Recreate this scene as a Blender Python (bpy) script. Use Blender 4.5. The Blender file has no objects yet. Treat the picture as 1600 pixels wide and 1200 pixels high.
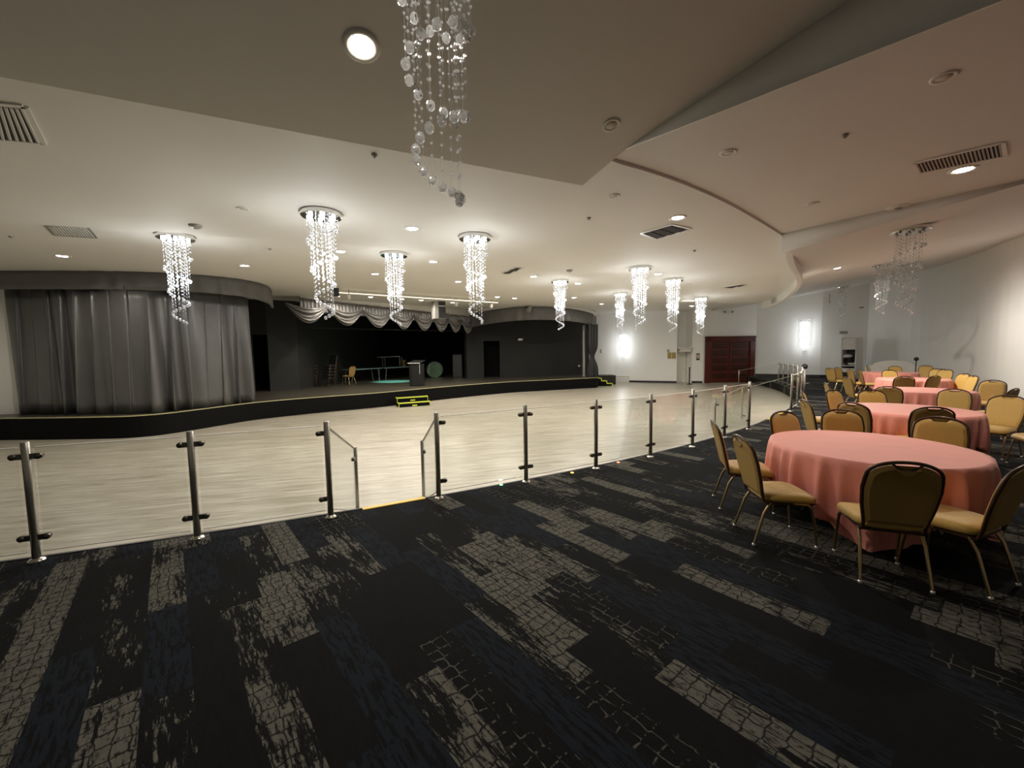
import bpy, bmesh, math, random
from mathutils import Vector, Matrix
random.seed(7)
PI = math.pi
SC = bpy.context.scene
COL = SC.collection

# ------------------------------------------------------------------ camera
EYE, FPX, PITCH, ROLL = 1.78, 645.0, math.radians(4.4), math.radians(-0.8)
fwd = Vector((0, math.cos(PITCH), -math.sin(PITCH)))
_r = Vector((1, 0, 0)); _u = _r.cross(fwd)
rgt = _r * math.cos(ROLL) + _u * math.sin(ROLL)
upv = -_r * math.sin(ROLL) + _u * math.cos(ROLL)
cam_data = bpy.data.cameras.new('camera'); cam = bpy.data.objects.new('camera', cam_data); COL.objects.link(cam)
cam_data.sensor_width = 36.0; cam_data.lens = 36.0 * FPX / 1600.0; cam_data.clip_end = 200; cam_data.clip_start = 0.05
cam.matrix_world = Matrix(((rgt.x, upv.x, -fwd.x, 0), (rgt.y, upv.y, -fwd.y, 0), (rgt.z, upv.z, -fwd.z, EYE), (0, 0, 0, 1)))
SC.camera = cam
# ------------------------------------------------------------------ world, exposure
w = bpy.data.worlds.new('world'); SC.world = w; w.use_nodes = True
w.node_tree.nodes['Background'].inputs[0].default_value = (0.5, 0.5, 0.5, 1)
w.node_tree.nodes['Background'].inputs[1].default_value = 0.0
SC.view_settings.view_transform = 'Standard'; SC.view_settings.look = 'None'
SC.view_settings.exposure = 2.5; SC.view_settings.gamma = 1.0; SC.view_settings.use_curve_mapping = False
SC.cycles.use_denoising = True
SC.cycles.max_bounces = 10; SC.cycles.diffuse_bounces = 5; SC.cycles.glossy_bounces = 4
SC.cycles.transparent_max_bounces = 40; SC.cycles.transmission_bounces = 6
SC.cycles.caustics_reflective = False; SC.cycles.caustics_refractive = False
SC.cycles.sample_clamp_indirect = 4.0
# lamp powers (watts)
P_DOWN, P_CHAND, P_CHSPOT, P_SCONCE, P_STAGE = 32.0, 6.0, 24.0, 6.5, 800.0
WARM, COOL = (1.0, 0.93, 0.82), (0.95, 0.98, 1.0)

# ------------------------------------------------------------------ levels of the hall (metres; the carpet is 0)
FLOOR_Z, STAGE_Z, SOFFIT_Z = -0.4, 0.2, 4.0

def sight(px, py):
    return rgt * ((px - 800) / FPX) + upv * ((600 - py) / FPX) + fwd
def at_z(px, py, z):
    d = sight(px, py); return Vector((0, 0, EYE)) + d * ((z - EYE) / d.z)
def at_plane(px, py, p0, n):
    d = sight(px, py); c = Vector((0, 0, EYE)); return c + d * ((Vector(p0) - c).dot(Vector(n)) / d.dot(Vector(n)))
def at_y(px, py, y):
    d = sight(px, py); return Vector((0, 0, EYE)) + d * (y / d.y)

# ------------------------------------------------------------------ materials
def new_mat(name):
    m = bpy.data.materials.new(name); m.use_nodes = True
    nt = m.node_tree; return m, nt, nt.nodes['Principled BSDF']
def N(nt, t, **kw):
    n = nt.nodes.new(t)
    for k, v in kw.items(): setattr(n, k, v)
    return n
def math_node(nt, op, a, b=None, c=None):
    n = N(nt, 'ShaderNodeMath', operation=op)
    for i, v in enumerate((a, b, c)):
        if v is None: continue
        if isinstance(v, (int, float)): n.inputs[i].default_value = v
        else: nt.links.new(v, n.inputs[i])
    return n.outputs[0]
def mix_col(nt, fac, a, b):
    n = N(nt, 'ShaderNodeMix', data_type='RGBA')
    if isinstance(fac, (int, float)): n.inputs[0].default_value = fac
    else: nt.links.new(fac, n.inputs[0])
    for i, v in ((6, a), (7, b)):
        if isinstance(v, tuple): n.inputs[i].default_value = (*v, 1) if len(v) == 3 else v
        else: nt.links.new(v, n.inputs[i])
    return n.outputs[2]
def mat(name, col, rough=0.5, metal=0.0, vary=0.0, scale=8.0, bump=0.0, sheen=0.0, emit=None, estr=0.0, spec=0.5, stretch=None):
    m, nt, b = new_mat(name)
    b.inputs['Roughness'].default_value = rough; b.inputs['Metallic'].default_value = metal
    b.inputs['Specular IOR Level'].default_value = spec
    if sheen: b.inputs['Sheen Weight'].default_value = sheen
    b.inputs['Base Color'].default_value = (*col, 1)
    if vary or bump:
        tc = N(nt, 'ShaderNodeTexCoord'); src = tc.outputs['Object']
        if stretch:
            mp = N(nt, 'ShaderNodeMapping'); mp.inputs['Scale'].default_value = stretch
            nt.links.new(src, mp.inputs[0]); src = mp.outputs[0]
        nz = N(nt, 'ShaderNodeTexNoise'); nz.inputs['Scale'].default_value = scale; nz.inputs['Detail'].default_value = 5
        nt.links.new(src, nz.inputs['Vector'])
        if vary:
            lo = tuple(c * (1 - vary) for c in col); hi = tuple(min(1, c * (1 + vary)) for c in col)
            nt.links.new(mix_col(nt, nz.outputs['Fac'], lo, hi), b.inputs['Base Color'])
        if bump:
            bp = N(nt, 'ShaderNodeBump'); bp.inputs['Strength'].default_value = bump; bp.inputs['Distance'].default_value = 0.01
            nt.links.new(nz.outputs['Fac'], bp.inputs['Height']); nt.links.new(bp.outputs[0], b.inputs['Normal'])
    if emit:
        b.inputs['Emission Color'].default_value = (*emit, 1); b.inputs['Emission Strength'].default_value = estr
    return m

M = {}
M['ceiling'] = mat('ceiling_plaster', (0.75, 0.73, 0.68), 0.7, vary=0.03, scale=1.2, bump=0.05)
M['wall'] = mat('white_wall_paint', (0.87, 0.87, 0.84), 0.32, vary=0.03, scale=2.0, bump=0.25)
M['stage_black'] = mat('matt_black_paint', (0.004, 0.004, 0.004), 0.85, vary=0.3, scale=3, spec=0.15)
M['stage_dark'] = mat('charcoal_wall_paint', (0.0085, 0.009, 0.007), 0.75, vary=0.25, scale=1.5)
M['stage_front'] = mat('black_stage_fascia', (0.0035, 0.0035, 0.0035), 0.7, spec=0.12)
M['stage_floor'] = mat('dark_stage_boards', (0.062, 0.055, 0.040), 0.38, vary=0.35, scale=2.5, stretch=(1, 6, 1))
M['stage_edge'] = mat('pale_stage_nosing', (0.50, 0.46, 0.24), 0.5)
M['curtain'] = mat('grey_satin_drape', (0.075, 0.075, 0.072), 0.34, vary=0.2, scale=2, spec=0.9)
M['valance'] = mat('grey_valance_cloth', (0.12, 0.117, 0.110), 0.45, vary=0.25, scale=3)
M['swag'] = mat('silver_satin_swag', (0.14, 0.13, 0.12), 0.3, vary=0.3, scale=3, spec=0.9)
M['side_drape'] = mat('black_side_drape', (0.012, 0.012, 0.012), 0.6)
M['steel'] = mat('brushed_steel', (0.45, 0.43, 0.38), 0.34, 0.85)
M['steel_bright'] = mat('polished_steel', (0.75, 0.73, 0.68), 0.18, 1.0)
M['trim_metal'] = mat('satin_edge_metal', (0.75, 0.72, 0.66), 0.6, 0.0)
M['clamp'] = mat('dark_steel_clamp', (0.22, 0.20, 0.17), 0.3, 1.0)
M['chrome'] = mat('chrome', (0.80, 0.80, 0.80), 0.12, 1.0)
M['yellow'] = mat('yellow_nosing', (0.85, 0.55, 0.05), 0.45, vary=0.15, scale=20)
M['yellow_tape'] = mat('yellow_tape', (0.72, 0.80, 0.08), 0.5)
M['gold_fabric'] = mat('gold_upholstery', (0.58, 0.36, 0.085), 0.55, vary=0.12, scale=60, bump=0.15, sheen=0.25)
M['brown_shell'] = mat('brown_chair_backing', (0.36, 0.22, 0.06), 0.6, vary=0.1, scale=50)
M['bronze'] = mat('dark_bronze_frame', (0.075, 0.035, 0.018), 0.3, 0.3)
M['gold_leg'] = mat('gold_metal_leg', (0.50, 0.36, 0.18), 0.3, 1.0)
M['glide'] = mat('pale_chair_glide', (0.75, 0.73, 0.68), 0.3, 0.6)
M['cloth'] = mat('coral_tablecloth', (0.82, 0.30, 0.24), 0.65, vary=0.06, scale=6, sheen=0.2)
M['table_top'] = mat('plywood_table_top', (0.30, 0.20, 0.11), 0.5, vary=0.2, scale=10)
M['mahogany'] = mat('mahogany_wood', (0.088, 0.014, 0.006), 0.32, vary=0.4, scale=5, stretch=(6, 6, 1))
M['mahogany_dark'] = mat('dark_mahogany_panel', (0.042, 0.008, 0.004), 0.32, vary=0.4, scale=5, stretch=(1, 1, 8))
M['black'] = mat('black_plastic', (0.012, 0.012, 0.012), 0.4)
M['rubber'] = mat('black_rubber_baseboard', (0.010, 0.010, 0.010), 0.45)
M['grey_metal'] = mat('grey_metal', (0.35, 0.34, 0.31), 0.5, 0.4)
M['white_metal'] = mat('white_enamel', (0.74, 0.72, 0.67), 0.4)
M['vent_dark'] = mat('vent_shadow_gap', (0.025, 0.02, 0.018), 0.8)
M['white_plastic'] = mat('white_plastic', (0.78, 0.76, 0.70), 0.4)
M['brass'] = mat('brass_plaque', (0.24, 0.17, 0.06), 0.35, 0.9, vary=0.25, scale=12)
M['red'] = mat('red_enamel', (0.45, 0.04, 0.035), 0.4)
M['green'] = mat('green_drum_shell', (0.035, 0.085, 0.03), 0.4, vary=0.6, scale=2.5)
M['drum_hoop'] = mat('drum_hoop', (0.03, 0.05, 0.03), 0.4)
M['teal_cloth'] = mat('teal_cloth', (0.10, 0.32, 0.30), 0.7)
M['linen'] = mat('white_linen', (0.82, 0.82, 0.80), 0.8)
M['lamp_face'] = mat('lit_lamp_lens', (1, 1, 1), 0.5, emit=(1.0, 0.93, 0.80), estr=22)
M['bulb'] = mat('lit_bulb', (1, 1, 1), 0.5, emit=(0.97, 0.99, 1.0), estr=14)
M['sconce_bulb'] = mat('soft_lit_bulb', (1, 1, 1), 0.5, emit=(0.97, 0.99, 1.0), estr=1.6)
M['bulb_off'] = mat('unlit_bulb', (0.7, 0.7, 0.66), 0.3)
M['tube'] = mat('lit_light_strip', (1, 1, 1), 0.5, emit=(1.0, 0.86, 0.55), estr=0.35)
M['lens_off'] = mat('unlit_lamp_lens', (0.60, 0.57, 0.50), 0.5)
M['led_green'] = mat('green_edge_light', (0.1, 0.6, 0.1), 0.5, emit=(0.1, 1, 0.15), estr=1.5)
M['led_amber'] = mat('amber_edge_light', (0.8, 0.4, 0.05), 0.5, emit=(1, 0.45, 0.05), estr=1.5)
M['led_red'] = mat('red_edge_light', (0.8, 0.1, 0.05), 0.5, emit=(1, 0.12, 0.06), estr=1.5)

def glass_mat():
    m, nt, b = new_mat('clear_glass_panel'); nt.nodes.remove(b)
    tr = N(nt, 'ShaderNodeBsdfTransparent'); tr.inputs[0].default_value = (0.965, 0.975, 0.965, 1)
    gl = N(nt, 'ShaderNodeBsdfGlossy'); gl.inputs['Roughness'].default_value = 0.02
    fr = N(nt, 'ShaderNodeFresnel'); fr.inputs[0].default_value = 1.35
    mx = N(nt, 'ShaderNodeMixShader')
    nt.links.new(math_node(nt, 'MULTIPLY', fr.outputs[0], 0.3), mx.inputs[0]); nt.links.new(tr.outputs[0], mx.inputs[1]); nt.links.new(gl.outputs[0], mx.inputs[2])
    nt.links.new(mx.outputs[0], nt.nodes['Material Output'].inputs[0]); return m
def crystal_mat(name, tint=(0.95, 0.96, 1.0), body=0.6):
    m, nt, b = new_mat(name); nt.nodes.remove(b)
    tr = N(nt, 'ShaderNodeBsdfTransparent'); tr.inputs[0].default_value = (0.9, 0.9, 0.9, 1)
    gl = N(nt, 'ShaderNodeBsdfGlossy'); gl.inputs['Roughness'].default_value = 0.08; gl.inputs[0].default_value = (*tint, 1)
    tl = N(nt, 'ShaderNodeBsdfTranslucent'); tl.inputs[0].default_value = (body, body, body * 1.03, 1)
    df = N(nt, 'ShaderNodeBsdfDiffuse'); df.inputs[0].default_value = (body, body, body * 1.03, 1)
    m1 = N(nt, 'ShaderNodeMixShader'); m1.inputs[0].default_value = 0.5
    m2 = N(nt, 'ShaderNodeMixShader'); m2.inputs[0].default_value = 0.45
    m3 = N(nt, 'ShaderNodeMixShader'); m3.inputs[0].default_value = 0.38
    nt.links.new(tl.outputs[0], m1.inputs[1]); nt.links.new(df.outputs[0], m1.inputs[2])
    nt.links.new(m1.outputs[0], m2.inputs[1]); nt.links.new(gl.outputs[0], m2.inputs[2])
    nt.links.new(m2.outputs[0], m3.inputs[1]); nt.links.new(tr.outputs[0], m3.inputs[2])
    nt.links.new(m3.outputs[0], nt.nodes['Material Output'].inputs[0]); return m
def clear_crystal_mat():
    m, nt, b = new_mat('clear_cut_crystal'); nt.nodes.remove(b)
    gs = N(nt, 'ShaderNodeBsdfGlass'); gs.inputs['Roughness'].default_value = 0.02; gs.inputs['IOR'].default_value = 1.5
    gl = N(nt, 'ShaderNodeBsdfGlossy'); gl.inputs['Roughness'].default_value = 0.12
    tl = N(nt, 'ShaderNodeBsdfTranslucent'); tl.inputs[0].default_value = (1, 1, 1, 1)
    m1 = N(nt, 'ShaderNodeMixShader'); m1.inputs[0].default_value = 0.35; m2 = N(nt, 'ShaderNodeMixShader'); m2.inputs[0].default_value = 0.5
    nt.links.new(gl.outputs[0], m1.inputs[1]); nt.links.new(tl.outputs[0], m1.inputs[2])
    nt.links.new(gs.outputs[0], m2.inputs[1]); nt.links.new(m1.outputs[0], m2.inputs[2])
    nt.links.new(m2.outputs[0], nt.nodes['Material Output'].inputs[0]); return m
M['crystal_clear'] = clear_crystal_mat()
M['glass'] = glass_mat()
M['crystal'] = crystal_mat('cut_crystal', body=0.62)
M['crystal_brightened'] = crystal_mat('brightened_cut_crystal', body=0.95)  # same crystal, body whitened so unlit strands look brighter lit
M['wire'] = mat('fine_wire', (0.6, 0.6, 0.6), 0.3, 0.8)

def dance_floor_mat():
    m, nt, b = new_mat('pale_wood_dance_floor')
    tc = N(nt, 'ShaderNodeTexCoord'); mp = N(nt, 'ShaderNodeMapping'); mp.inputs['Rotation'].default_value = (0, 0, -math.radians(14))
    nt.links.new(tc.outputs['Object'], mp.inputs[0])
    br = N(nt, 'ShaderNodeTexBrick'); br.offset = 0.37
    br.inputs['Scale'].default_value = 1.0; br.inputs['Brick Width'].default_value = 1.3; br.inputs['Row Height'].default_value = 0.15
    br.inputs['Mortar Size'].default_value = 0.002; br.inputs['Bias'].default_value = 0.0
    br.inputs['Color1'].default_value = (0.445, 0.41, 0.34, 1); br.inputs['Color2'].default_value = (0.52, 0.485, 0.41, 1); br.inputs['Mortar'].default_value = (0.42, 0.385, 0.325, 1)
    nt.links.new(mp.outputs[0], br.inputs['Vector'])
    m2 = N(nt, 'ShaderNodeMapping'); m2.inputs['Scale'].default_value = (1.0, 9.0, 1.0); nt.links.new(mp.outputs[0], m2.inputs[0])
    nz = N(nt, 'ShaderNodeTexNoise'); nz.inputs['Scale'].default_value = 1.6; nz.inputs['Detail'].default_value = 6; nz.inputs['Roughness'].default_value = 0.65
    nt.links.new(m2.outputs[0], nz.inputs['Vector'])
    rp = N(nt, 'ShaderNodeValToRGB'); rp.color_ramp.elements[0].position = 0.32; rp.color_ramp.elements[0].color = (0.62, 0.58, 0.52, 1)
    rp.color_ramp.elements[1].position = 0.68; rp.color_ramp.elements[1].color = (1.12, 1.12, 1.12, 1)
    nt.links.new(nz.outputs['Fac'], rp.inputs[0])
    mu = N(nt, 'ShaderNodeMix', data_type='RGBA', blend_type='MULTIPLY'); mu.inputs[0].default_value = 1
    nt.links.new(br.outputs['Color'], mu.inputs[6]); nt.links.new(rp.outputs[0], mu.inputs[7]); nt.links.new(mu.outputs[2], b.inputs['Base Color'])
    r2 = N(nt, 'ShaderNodeMapRange'); r2.inputs[3].default_value = 0.22; r2.inputs[4].default_value = 0.42
    nt.links.new(nz.outputs['Fac'], r2.inputs[0]); nt.links.new(r2.outputs[0], b.inputs['Roughness'])
    bp = N(nt, 'ShaderNodeBump'); bp.inputs['Strength'].default_value = 0.25; bp.inputs['Distance'].default_value = 0.004
    nt.links.new(nz.outputs['Fac'], bp.inputs['Height']); nt.links.new(bp.outputs[0], b.inputs['Normal'])
    return m
def carpet_mat():
    m, nt, b = new_mat('plank_carpet')
    L = nt.links
    tc = N(nt, 'ShaderNodeTexCoord'); mp = N(nt, 'ShaderNodeMapping'); mp.inputs['Rotation'].default_value = (0, 0, -math.radians(129.7))
    L.new(tc.outputs['Object'], mp.inputs[0])
    sp = N(nt, 'ShaderNodeSeparateXYZ'); L.new(mp.outputs[0], sp.inputs[0]); u, v = sp.outputs[0], sp.outputs[1]
    row = math_node(nt, 'FLOOR', math_node(nt, 'DIVIDE', v, 0.215))
    wn = N(nt, 'ShaderNodeTexWhiteNoise', noise_dimensions='1D'); L.new(row, wn.inputs['W'])
    col = math_node(nt, 'FLOOR', math_node(nt, 'ADD', u, math_node(nt, 'MULTIPLY', wn.outputs['Value'], 7.3)))
    cv = N(nt, 'ShaderNodeCombineXYZ'); L.new(row, cv.inputs[0]); L.new(col, cv.inputs[1])
    w2 = N(nt, 'ShaderNodeTexWhiteNoise', noise_dimensions='2D'); L.new(cv.outputs[0], w2.inputs['Vector'])
    idc = N(nt, 'ShaderNodeSeparateColor'); L.new(w2.outputs['Color'], idc.inputs[0])
    r1, r2 = idc.outputs[0], idc.outputs[1]
    # streaks along the plank
    ms = N(nt, 'ShaderNodeMapping'); ms.inputs['Scale'].default_value = (7.0, 42.0, 1.0); L.new(mp.outputs[0], ms.inputs[0])
    nz = N(nt, 'ShaderNodeTexNoise'); nz.inputs['Scale'].default_value = 1.0; nz.inputs['Detail'].default_value = 5; nz.inputs['Roughness'].default_value = 0.7
    L.new(ms.outputs[0], nz.inputs['Vector'])
    mbig = N(nt, 'ShaderNodeMapping'); mbig.inputs['Scale'].default_value = (1.6, 6.0, 1.0); L.new(mp.outputs[0], mbig.inputs[0])
    nb = N(nt, 'ShaderNodeTexNoise'); nb.inputs['Scale'].default_value = 1.0; nb.inputs['Detail'].default_value = 2; L.new(mbig.outputs[0], nb.inputs['Vector'])
    # cracked grid
    mg = N(nt, 'ShaderNodeMapping'); mg.inputs['Scale'].default_value = (11.5, 14.5, 1.0); L.new(mp.outputs[0], mg.inputs[0])
    nd = N(nt, 'ShaderNodeTexNoise'); nd.inputs['Scale'].default_value = 9.0; L.new(mp.outputs[0], nd.inputs['Vector'])
    ad = N(nt, 'ShaderNodeVectorMath', operation='MULTIPLY_ADD'); ad.inputs[1].default_value = (0.5, 0.5, 0); L.new(nd.outputs['Color'], ad.inputs[0]); L.new(mg.outputs[0], ad.inputs[2])
    vo = N(nt, 'ShaderNodeTexVoronoi', feature='DISTANCE_TO_EDGE', voronoi_dimensions='2D'); vo.inputs['Scale'].default_value = 1.0; vo.inputs['Randomness'].default_value = 0.3
    L.new(ad.outputs[0], vo.inputs['Vector'])
    nl_ = N(nt, 'ShaderNodeTexNoise'); nl_.inputs['Scale'].default_value = 30.0; L.new(mp.outputs[0], nl_.inputs['Vector'])
    line = math_node(nt, 'LESS_THAN', vo.outputs['Distance'], math_node(nt, 'MULTIPLY', nl_.outputs['Fac'], 0.105))
    # light amount: per plank threshold against the streak noise
    isl = math_node(nt, 'LESS_THAN', r1, 0.44)
    thr = math_node(nt, 'ADD', math_node(nt, 'MULTIPLY', r2, 0.20), 0.385)
    blot = math_node(nt, 'ADD', math_node(nt, 'MULTIPLY', nz.outputs['Fac'], 0.55), math_node(nt, 'MULTIPLY', nb.outputs['Fac'], 0.45))
    sm = N(nt, 'ShaderNodeMapRange', interpolation_type='SMOOTHSTEP')
    L.new(blot, sm.inputs[0]); L.new(thr, sm.inputs[1]); L.new(math_node(nt, 'ADD', thr, 0.05), sm.inputs[2])
    lightm = math_node(nt, 'MULTIPLY', sm.outputs[0], isl)
    lightm = math_node(nt, 'MULTIPLY', lightm, math_node(nt, 'SUBTRACT', 1.0, math_node(nt, 'MULTIPLY', line, 0.85)))
    mk = N(nt, 'ShaderNodeMapping'); mk.inputs['Scale'].default_value = (22.0, 48.0, 1.0); L.new(mp.outputs[0], mk.inputs[0])
    nk = N(nt, 'ShaderNodeTexNoise'); nk.inputs['Scale'].default_value = 1.0; nk.inputs['Detail'].default_value = 4; nk.inputs['Roughness'].default_value = 0.6; L.new(mk.outputs[0], nk.inputs['Vector'])
    sk = N(nt, 'ShaderNodeMapRange', interpolation_type='SMOOTHSTEP'); sk.inputs[1].default_value = 0.36; sk.inputs[2].default_value = 0.47; sk.inputs[3].default_value = 0.12; L.new(nk.outputs['Fac'], sk.inputs[0])
    lightm = math_node(nt, 'MULTIPLY', lightm, sk.outputs[0])
    # outlines showing on some dark planks
    isd = math_node(nt, 'GREATER_THAN', r1, 0.86)
    outline_mask = math_node(nt, 'MULTIPLY', math_node(nt, 'MULTIPLY', line, isd), math_node(nt, 'GREATER_THAN', blot, 0.5))
    lightm = math_node(nt, 'MAXIMUM', lightm, math_node(nt, 'MULTIPLY', outline_mask, 0.7))
    navy = math_node(nt, 'MULTIPLY', math_node(nt, 'GREATER_THAN', r1, 0.44), math_node(nt, 'LESS_THAN', r1, 0.66))
    dark = mix_col(nt, navy, (0.0035, 0.0035, 0.0037), (0.0075, 0.010, 0.0155))
    dark2 = mix_col(nt, math_node(nt, 'GREATER_THAN', nz.outputs['Fac'], 0.52), dark, (0.0022, 0.0022, 0.0025))
    pale = mix_col(nt, nz.outputs['Fac'], (0.030, 0.028, 0.024), (0.175, 0.165, 0.135))
    L.new(mix_col(nt, lightm, dark2, pale), b.inputs['Base Color'])
    b.inputs['Roughness'].default_value = 0.95; b.inputs['Specular IOR Level'].default_value = 0.15
    fz = N(nt, 'ShaderNodeTexNoise'); fz.inputs['Scale'].default_value = 260.0; L.new(tc.outputs['Object'], fz.inputs['Vector'])
    bp = N(nt, 'ShaderNodeBump'); bp.inputs['Strength'].default_value = 0.4; bp.inputs['Distance'].default_value = 0.004
    L.new(fz.outputs['Fac'], bp.inputs['Height']); L.new(bp.outputs[0], b.inputs['Normal'])
    return m
M['dance_floor'] = dance_floor_mat(); M['carpet'] = carpet_mat()

# ------------------------------------------------------------------ mesh building
_ico = {}
def ico(sub):
    if sub not in _ico:
        bm = bmesh.new(); bmesh.ops.create_icosphere(bm, subdivisions=sub, radius=1.0)
        bm.verts.index_update()
        _ico[sub] = ([v.co.copy() for v in bm.verts], [tuple(v.index for v in f.verts) for f in bm.faces]); bm.free()
    return _ico[sub]
class MB:
    def __init__(self): self.v, self.f, self.s = [], [], []
    def add(self, vs, fs, smooth=False):
        o = len(self.v); self.v += [Vector(p) for p in vs]
        self.f += [tuple(i + o for i in q) for q in fs]; self.s += [smooth] * len(fs); return self
    def box(self, c, size, rz=0.0, mtx=None):
        hx, hy, hz = (s / 2 for s in size)
        vs = [Vector((x, y, z)) for z in (-hz, hz) for x, y in ((-hx, -hy), (hx, -hy), (hx, hy), (-hx, hy))]
        m = mtx or Matrix.Rotation(rz, 3, 'Z'); c = Vector(c)
        return self.add([m @ p + c for p in vs], [(3, 2, 1, 0), (4, 5, 6, 7), (0, 1, 5, 4), (1, 2, 6, 5), (2, 3, 7, 6), (3, 0, 4, 7)])
    def bar(self, a, b, wdt, hgt, up=(0, 0, 1)):
        a, b = Vector(a), Vector(b); d = (b - a).normalized(); s = d.cross(Vector(up)).normalized(); t = s.cross(d)
        vs = [p + s * x + t * y for p in (a, b) for x, y in ((-wdt / 2, -hgt / 2), (wdt / 2, -hgt / 2), (wdt / 2, hgt / 2), (-wdt / 2, hgt / 2))]
        return self.add(vs, [(0, 1, 2, 3), (7, 6, 5, 4), (0, 4, 5, 1), (1, 5, 6, 2), (2, 6, 7, 3), (3, 7, 4, 0)])
    def tube(self, pts, r, n=10, closed=False):
        pts = [Vector(p) for p in pts]; rs = r if isinstance(r, (list, tuple)) else [r] * len(pts)
        k = len(pts); rings = []; prev = None
        for i, p in enumerate(pts):
            if closed: t = (pts[(i + 1) % k] - pts[i - 1])
            else: t = pts[min(i + 1, k - 1)] - pts[max(i - 1, 0)]
            t.normalize()
            if prev is None:
                s = t.cross(Vector((0, 0, 1)));
                if s.length < 1e-3: s = t.cross(Vector((0, 1, 0)))
            else: s = prev - t * prev.dot(t)
            s.normalize(); prev = s; q = t.cross(s)
            rings.append([p + (s * math.cos(2 * PI * j / n) + q * math.sin(2 * PI * j / n)) * rs[i] for j in range(n)])
        vs = [p for rg in rings for p in rg]; fs = []
        for i in range(k if closed else k - 1):
            for j in range(n):
                a, b2 = i * n + j, i * n + (j + 1) % n; c, d = ((i + 1) % k) * n + (j + 1) % n, ((i + 1) % k) * n + j
                fs.append((a, b2, c, d))
        self.add(vs, fs, True)
        if not closed: self.add(rings[0], [tuple(range(n))[::-1]]); self.add(rings[-1], [tuple(range(n))])
        return self
    def lathe(self, prof, c=(0, 0, 0), n=24, smooth=True, mtx=None):
        c = Vector(c); vs = []; fs = []; k = len(prof)
        for r, z in prof:
            for j in range(n):
                p = Vector((r * math.cos(2 * PI * j / n), r * math.sin(2 * PI * j / n), z))
                vs.append((mtx @ p if mtx else p) + c)
        for i in range(k - 1):
            for j in range(n): fs.append((i * n + j, i * n + (j + 1) % n, (i + 1) * n + (j + 1) % n, (i + 1) * n + j))
        return self.add(vs, fs, smooth)
    def ball(self, c, r, sub=1, sx=1, sy=1, sz=1, smooth=False):
        vs, fs = ico(sub); c = Vector(c)
        return self.add([Vector((p.x * sx, p.y * sy, p.z * sz)) * r + c for p in vs], fs, smooth)
    def prism(self, poly, z0, z1):
        n = len(poly); vs = [(p[0], p[1], z0) for p in poly] + [(p[0], p[1], z1) for p in poly]
        fs = [tuple(range(n))[::-1], tuple(range(n, 2 * n))] + [(i, (i + 1) % n, n + (i + 1) % n, n + i) for i in range(n)]
        return self.add(vs, fs)
    def sheet(self, grid, smooth=True, closed=False):
        r, c = len(grid), len(grid[0]); vs = [p for row in grid for p in row]; fs = []
        for i in range(r - 1):
            for j in range(c if closed else c - 1):
                fs.append((i * c + j, i * c + (j + 1) % c, (i + 1) * c + (j + 1) % c, (i + 1) * c + j))
        return self.add(vs, fs, smooth)
    def mesh(self, name, m):
        me = bpy.data.meshes.new(name); me.from_pydata([tuple(p) for p in self.v], [], self.f)
        me.polygons.foreach_set('use_smooth', self.s); me.materials.append(m); me.update()
        bm = bmesh.new(); bm.from_mesh(me); bmesh.ops.recalc_face_normals(bm, faces=bm.faces); bm.to_mesh(me); bm.free()
        return me
    def build(self, name, m, parent=None, bevel=0.0, solid=0.0, loc=None, rz=0.0):
        o = bpy.data.objects.new(name, self.mesh(name, m)); COL.objects.link(o)
        if parent is not None: o.parent = parent
        if loc is not None: o.location = loc; o.rotation_euler = (0, 0, rz)
        if solid:
            s = o.modifiers.new('thickness', 'SOLIDIFY'); s.thickness = solid; s.offset = 0
        if bevel:
            b = o.modifiers.new('rounded_edges', 'BEVEL'); b.width = bevel; b.segments = 2; b.limit_method = 'ANGLE'
        return o
def tag(o, label, cat, group=None):
    o['label'] = label; o['category'] = cat
    if group: o['group'] = group
    return o
def thing(name, label, cat, loc=(0, 0, 0), rz=0.0, group=None):
    o = bpy.data.objects.new(name, None); COL.objects.link(o); o.location = loc; o.rotation_euler = (0, 0, rz)
    o.empty_display_size = 0.1
    return tag(o, label, cat, group)
def struct(o): o['kind'] = 'structure'; return o
def copy_tree(o, parent=None):
    c = o.copy(); COL.objects.link(c)
    if parent is not None: c.parent = parent
    for ch in list(o.children): copy_tree(ch, c)
    return c
def lamp(name, kind, loc, power, color, radius=0.05, parent=None, rot=None, cone=None, blend=1.0):
    d = bpy.data.lights.new(name, kind); d.energy = power; d.color = color; d.shadow_soft_size = radius
    if kind == 'SPOT': d.spot_size = math.radians(cone or 140); d.spot_blend = blend
    o = bpy.data.objects.new(name, d); COL.objects.link(o); o.location = loc
    if rot is not None: o.rotation_euler = rot
    if parent is not None: o.parent = parent
    return o

# ================================================================== STRUCTURE
RAIL_C, RAIL_R = Vector((-14.847, 32.44)), 30.845          # the curved edge of the carpeted terrace
def arc_pt(x, dr=0.0):
    r = RAIL_R + dr; return Vector((x, RAIL_C.y - math.sqrt(r * r - (x - RAIL_C.x) ** 2)))
def arc_ang(a, dr=0.0): return Vector((RAIL_C.x + (RAIL_R + dr) * math.cos(a), RAIL_C.y + (RAIL_R + dr) * math.sin(a)))
A0, A1 = math.atan2(2.6 - RAIL_C.y, -7.0 - RAIL_C.x), math.atan2(27.0 - RAIL_C.y, 15.5 - RAIL_C.x)
A0 = -1.62
edge = [arc_ang(A0 + (A1 - A0) * i / 90, -0.14) for i in range(91)]

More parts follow.
